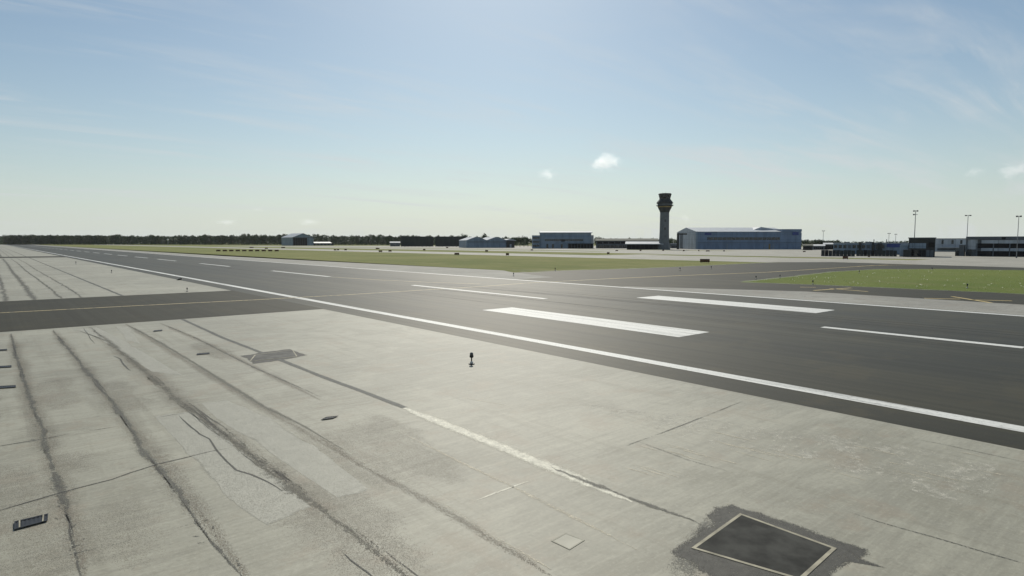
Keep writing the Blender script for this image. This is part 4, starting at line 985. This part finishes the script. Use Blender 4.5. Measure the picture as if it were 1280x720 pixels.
# ------------------------------------------------------------------ small fair-weather clouds far beyond the field
def mat_cloud():
    m = bpy.data.materials.new('cloud_vapour'); m.use_nodes = True; nt = m.node_tree; nt.nodes.remove(nt.nodes['Principled BSDF']); n = N(nt)
    pv = n.new('ShaderNodeVolumePrincipled'); pv.inputs['Color'].default_value = (1, 1, 1, 1); pv.inputs['Anisotropy'].default_value = 0.55
    o = n.coord(); ln = n.new('ShaderNodeVectorMath', operation='LENGTH'); n.l.new(o, ln.inputs[0])
    oi = n.new('ShaderNodeObjectInfo'); av = n.new('ShaderNodeVectorMath', operation='ADD'); n.l.new(o, av.inputs[0])
    sv = n.new('ShaderNodeVectorMath', operation='SCALE'); n.l.new(oi.outputs['Location'], sv.inputs[0]); sv.inputs['Scale'].default_value = .013; n.l.new(sv.outputs[0], av.inputs[1])
    body = n.math('SUBTRACT', 1.0, ln.outputs['Value'])
    f = n.math('ADD', body, n.math('MULTIPLY', n.math('SUBTRACT', n.noise(av.outputs[0], 1.9, 6, 0.62, .3), 0.56), 2.4))
    n.put(pv.inputs['Density'], n.math('MULTIPLY', n.math('MULTIPLY', n.ramp(f, 0.10, 1.25), 0.0075), oi.outputs['Alpha']))
    n.l.new(pv.outputs[0], nt.nodes['Material Output'].inputs['Volume']); return m
CLOUD = mat_cloud()
for px, py, wpx, hpx, lab in ((756, 203, 40, 27, 'largest small white cloud, above and left of the control tower'), (685, 218, 26, 18, 'small white cloud left of the largest one, above the office block'), (1269, 213, 40, 24, 'white cloud at the right edge above the right floodlight mast'), (1217, 216, 24, 16, 'small faint cloud left of the one at the right edge'),
                             (857, 273, 18, 13, 'tiny pale cloud just right of the control tower'), (386, 278, 34, 11, 'low faint cloud above the gabled blue hangar'), (284, 278, 34, 10, 'low faint cloud over the wood, above the white roofed sheds'), (322, 262, 16, 8, 'tiny faint cloud between and above the two low ones')):
    p = atd(px, py, 9500); k = mpp(p)
    bm = bmesh.new(); bmesh.ops.create_icosphere(bm, subdivisions=3, radius=1.0)
    for v in bm.verts: v.co *= 0.92 + .12 * mn.noise(v.co * 1.7 + Vector((px, py, 0)))
    me = bpy.data.meshes.new('cloud'); bm.to_mesh(me); bm.free(); me.materials.append(CLOUD)
    o = bpy.data.objects.new('cloud', me); COL.objects.link(o); o.location = p; o.scale = (wpx * k * .62, wpx * k * .62, hpx * k * .62); o.rotation_euler = (0, 0, -math.atan2(p.x, p.y))
    o.color = (1, 1, 1, 1.0 if py < 230 and px in (756, 1269) else .55 if py < 230 else .30)
    tag(o, lab, 'cloud', 'small clouds')

# ------------------------------------------------------------------ trees
def tree_proto(kind, seed):
    rnd = random.Random(seed)
    H = 1.0
    lobes = []
    if kind == 'tall':
        for q in range(9):
            z = .16 + .80 * q / 8; r = .24 * (1 - abs(z - .5) * 1.05) + rnd.uniform(-.03, .05)
            lobes.append((Vector((rnd.uniform(-.07, .07), rnd.uniform(-.07, .07), z)), max(.07, r)))
    else:
        for q in range(11):
            a = rnd.uniform(0, 6.28); rr = rnd.uniform(.05, .30); z = rnd.uniform(.30, .82)
            lobes.append((Vector((rr * math.cos(a), rr * math.sin(a), z)), rnd.uniform(.13, .22) * (1.15 - .3 * z)))
    m = MB()
    for c, r in lobes:
        for _ in range(46):
            d = Vector((rnd.gauss(0, 1), rnd.gauss(0, 1), rnd.gauss(0, .9))).normalized() * r * (rnd.random() ** .35)
            p = c + d; s = rnd.uniform(.022, .05)
            u = Vector((rnd.gauss(0, 1), rnd.gauss(0, 1), rnd.gauss(0, 1))).normalized(); v = u.orthogonal().normalized()
            m.face([p + u * s, p + v * s * .9, p - u * s * .8, p - v * s])
    crown = m.build('crown', M['leaf_a'] if seed % 2 else M['leaf_b'], None, False)
    m = MB(); m.tube((0, 0, -.01), (rnd.uniform(-.02, .02), 0, .55), .022, .010, 7)
    for q in range(5):
        a = rnd.uniform(0, 6.28); z = rnd.uniform(.25, .5); m.tube((0, 0, z), (math.cos(a) * .18, math.sin(a) * .18, z + .18), .008, .003, 5)
    trunk = m.build('trunk', M['bark'], None, False)
    return crown.data, trunk.data, crown, trunk
PROT = [tree_proto('tall' if s < 3 else 'round', s) for s in range(6)]
for pr in PROT:
    for o in pr[2:]: bpy.data.objects.remove(o)
def tree(x, y, h, label, group, wide=1.0, kind=None, rnd=random):
    pr = PROT[rnd.randrange(0, 3) if kind == 'tall' else rnd.randrange(3, 6) if kind == 'round' else rnd.randrange(6)]
    t = thing('tree', label, 'tree', (x, y, 0), rnd.uniform(0, 6.28), group); t.scale = (h * wide, h * wide, h)
    c = bpy.data.objects.new('crown', pr[0]); COL.objects.link(c); c.parent = t
    k = bpy.data.objects.new('trunk', pr[1]); COL.objects.link(k); k.parent = t
    return t
def treeline(px0, px1, D0, D1, top0, top1, step, label, group, jit=1.4, seed=1, wide=1.25, kind=None):
    rnd = random.Random(seed); px = px0
    while px < px1:
        f_ = (px - px0) / (px1 - px0); D = D0 + (D1 - D0) * f_ + rnd.uniform(-12, 12)
        top = top0 + (top1 - top0) * f_ + rnd.gauss(0, jit * .55)
        p = atd(px, top, D); tree(p.x, p.y, max(6, p.z), label, group, wide * rnd.uniform(.85, 1.2), kind, rnd)
        px += step * rnd.uniform(.75, 1.3)
treeline(6, 150, 2050, 1880, 294.6, 294.6, 2.3, 'dark tree at front of the wood, left of the white roofed sheds', 'wood edge left of the sheds', .8, 3, 1.3, 'tall')
treeline(150, 352, 1880, 1560, 295.2, 294.0, 2.9, 'dark tree at wood edge, behind the white roofed sheds and hangar', 'wood edge behind the sheds', 1.3, 4, 1.3)
treeline(352, 590, 1560, 1320, 294.4, 296.0, 3.4, 'green tree at the wood edge behind hangar, shed and blast wall', 'wood edge behind the blast wall', 1.5, 5, 1.3, 'tall')
treeline(-4, 6, 2300, 2300, 296.0, 296.0, 2.5, 'small bluish tree at the far left end of the wood', 'far left end of the wood', .6, 12, 1.4)
for px, top, lab, D in ((580, 291.2, 'tree standing tall above the black blast wall right section', 1050), (605.5, 290.8, 'round topped tree rising behind left gable of the twin hangar', 1050), (597, 294.5, 'lower tree behind twin hangar, left of the round topped one', 1060), (486, 293.2, 'tree taller than its neighbours left of the blast wall', 1200), (512, 292.6, 'tree peak above the left blast wall section', 1200), (440, 292.8, 'tree peak in the wood right of the low white roofed shed', 1300), (472, 292.6, 'bushy tree peak left of the blast wall hut', 1290), (633, 294.8, 'tree behind the right gable of the twin hangar', 1000)):
    p = atd(px, top, D); tree(p.x, p.y, p.z, lab, 'taller trees of the wood', 1.0, 'round')
for px, top, lab in ((645, 296.6, 'green tree right of the twin hangar, leftmost of a clump'), (650, 294.2, 'green tree in the clump between twin hangar and office block, the tallest'), (655, 293.8, 'green tree in the middle of the clump left of office block'), (660, 297.2, 'low green tree in the clump next to office block wing'), (664, 296.2, 'green tree touching the left wing of the office block')):
    p = atd(px, top, 860); tree(p.x, p.y, p.z, lab, 'tree clump left of the office block', 1.0, 'round')
for px, top, lab in ((745.5, 295.4, 'tree right against the right side of office block'), (749, 294.8, 'pointed tree between office block and low olive roofed building'), (754, 296.4, 'tree above left end of the low olive roofed building')):
    p = atd(px, top, 720); tree(p.x, p.y, p.z, lab, 'trees right of the office block', .8, 'round')
treeline(758, 852, 860, 860, 297.6, 297.4, 4.0, 'dark tree behind low buildings at the control tower foot', 'trees behind the control tower', .9, 6, 1.3, 'round')
treeline(1002, 1052, 900, 900, 298.4, 300.2, 3.6, 'green tree behind the low stores right of the blue hangar', 'trees right of the blue hangar', .8, 8, 1.4, 'round')
treeline(1056, 1136, 900, 900, 301.5, 300.6, 4.2, 'small green tree showing above the pier roof', 'trees behind the pier', .8, 9, 1.2, 'round')
# the wood behind its front trees
m = MB(); rnd = random.Random(21)
for (px0, px1, D0, D1, t0, t1, n) in ((-6, 150, 2110, 1940, 295.6, 295.6, 5500), (150, 352, 1930, 1640, 295.6, 295.0, 8000), (352, 660, 1620, 1180, 295.4, 297.2, 11000)):
    for q in range(n):
        f_ = rnd.random(); D = D0 + (D1 - D0) * f_ + rnd.uniform(0, 90); p = atd(px0 + (px1 - px0) * f_, t0 + (t1 - t0) * f_, D)
        top = p.z * (1 + .16 * mn.noise((f_ * 60, D0, 0)) + .1 * mn.noise((f_ * 190, D0, 3)))
        z = rnd.random() * top * .98; s = rnd.uniform(.9, 2.2)
        u = Vector((rnd.gauss(0, 1), rnd.gauss(0, 1), rnd.gauss(0, 1))).normalized(); v = u.orthogonal().normalized(); c = Vector((p.x, p.y, z))
        m.face([c + u * s, c + v * s, c - u * s, c - v * s])
tag(m.build('wood', M['leaf_a'], None, False), 'dense dark green wood behind the front row of trees on the horizon', 'wood', kind='stuff')

# flower heads and tufts in the lawn
m = MB(); rnd = random.Random(5)
for q in range(330):
    px, py = rnd.uniform(955, 1290), rnd.uniform(338, 364)
    lo = 352.3 + (px - 945) * .0448; hi = 346.5 - (px - 985) * .085 if px < 1090 else 337.6
    if not hi + .8 < py < lo - 1: continue
    if rnd.random() < .45: continue
    c = at(px, py, .016)
    for w in range(rnd.choice((1, 1, 2, 3))):
        r_ = rnd.uniform(.05, .12); b0 = c + Vector((rnd.uniform(-.4, .4), rnd.uniform(-.4, .4), rnd.uniform(.12, .35)))
        tilt = Vector((rnd.uniform(-.3, .3), rnd.uniform(-.3, .3)))
        rim = [b0 + Vector((r_ * math.cos(a), r_ * math.sin(a), r_ * (tilt.x * math.cos(a) + tilt.y * math.sin(a)))) for a in [k * 1.047 for k in range(6)]]
        m.face(rim); m.face([b0 + Vector((-.012, 0, 0)), b0 + Vector((.012, 0, 0)), Vector((b0.x + .02, b0.y, .016)), Vector((b0.x - .02, b0.y, .016))])
tag(m.build('flower_tufts', M['fleck'], None, False), 'pale flowering tufts scattered through the right lawn', 'flowers', kind='stuff')
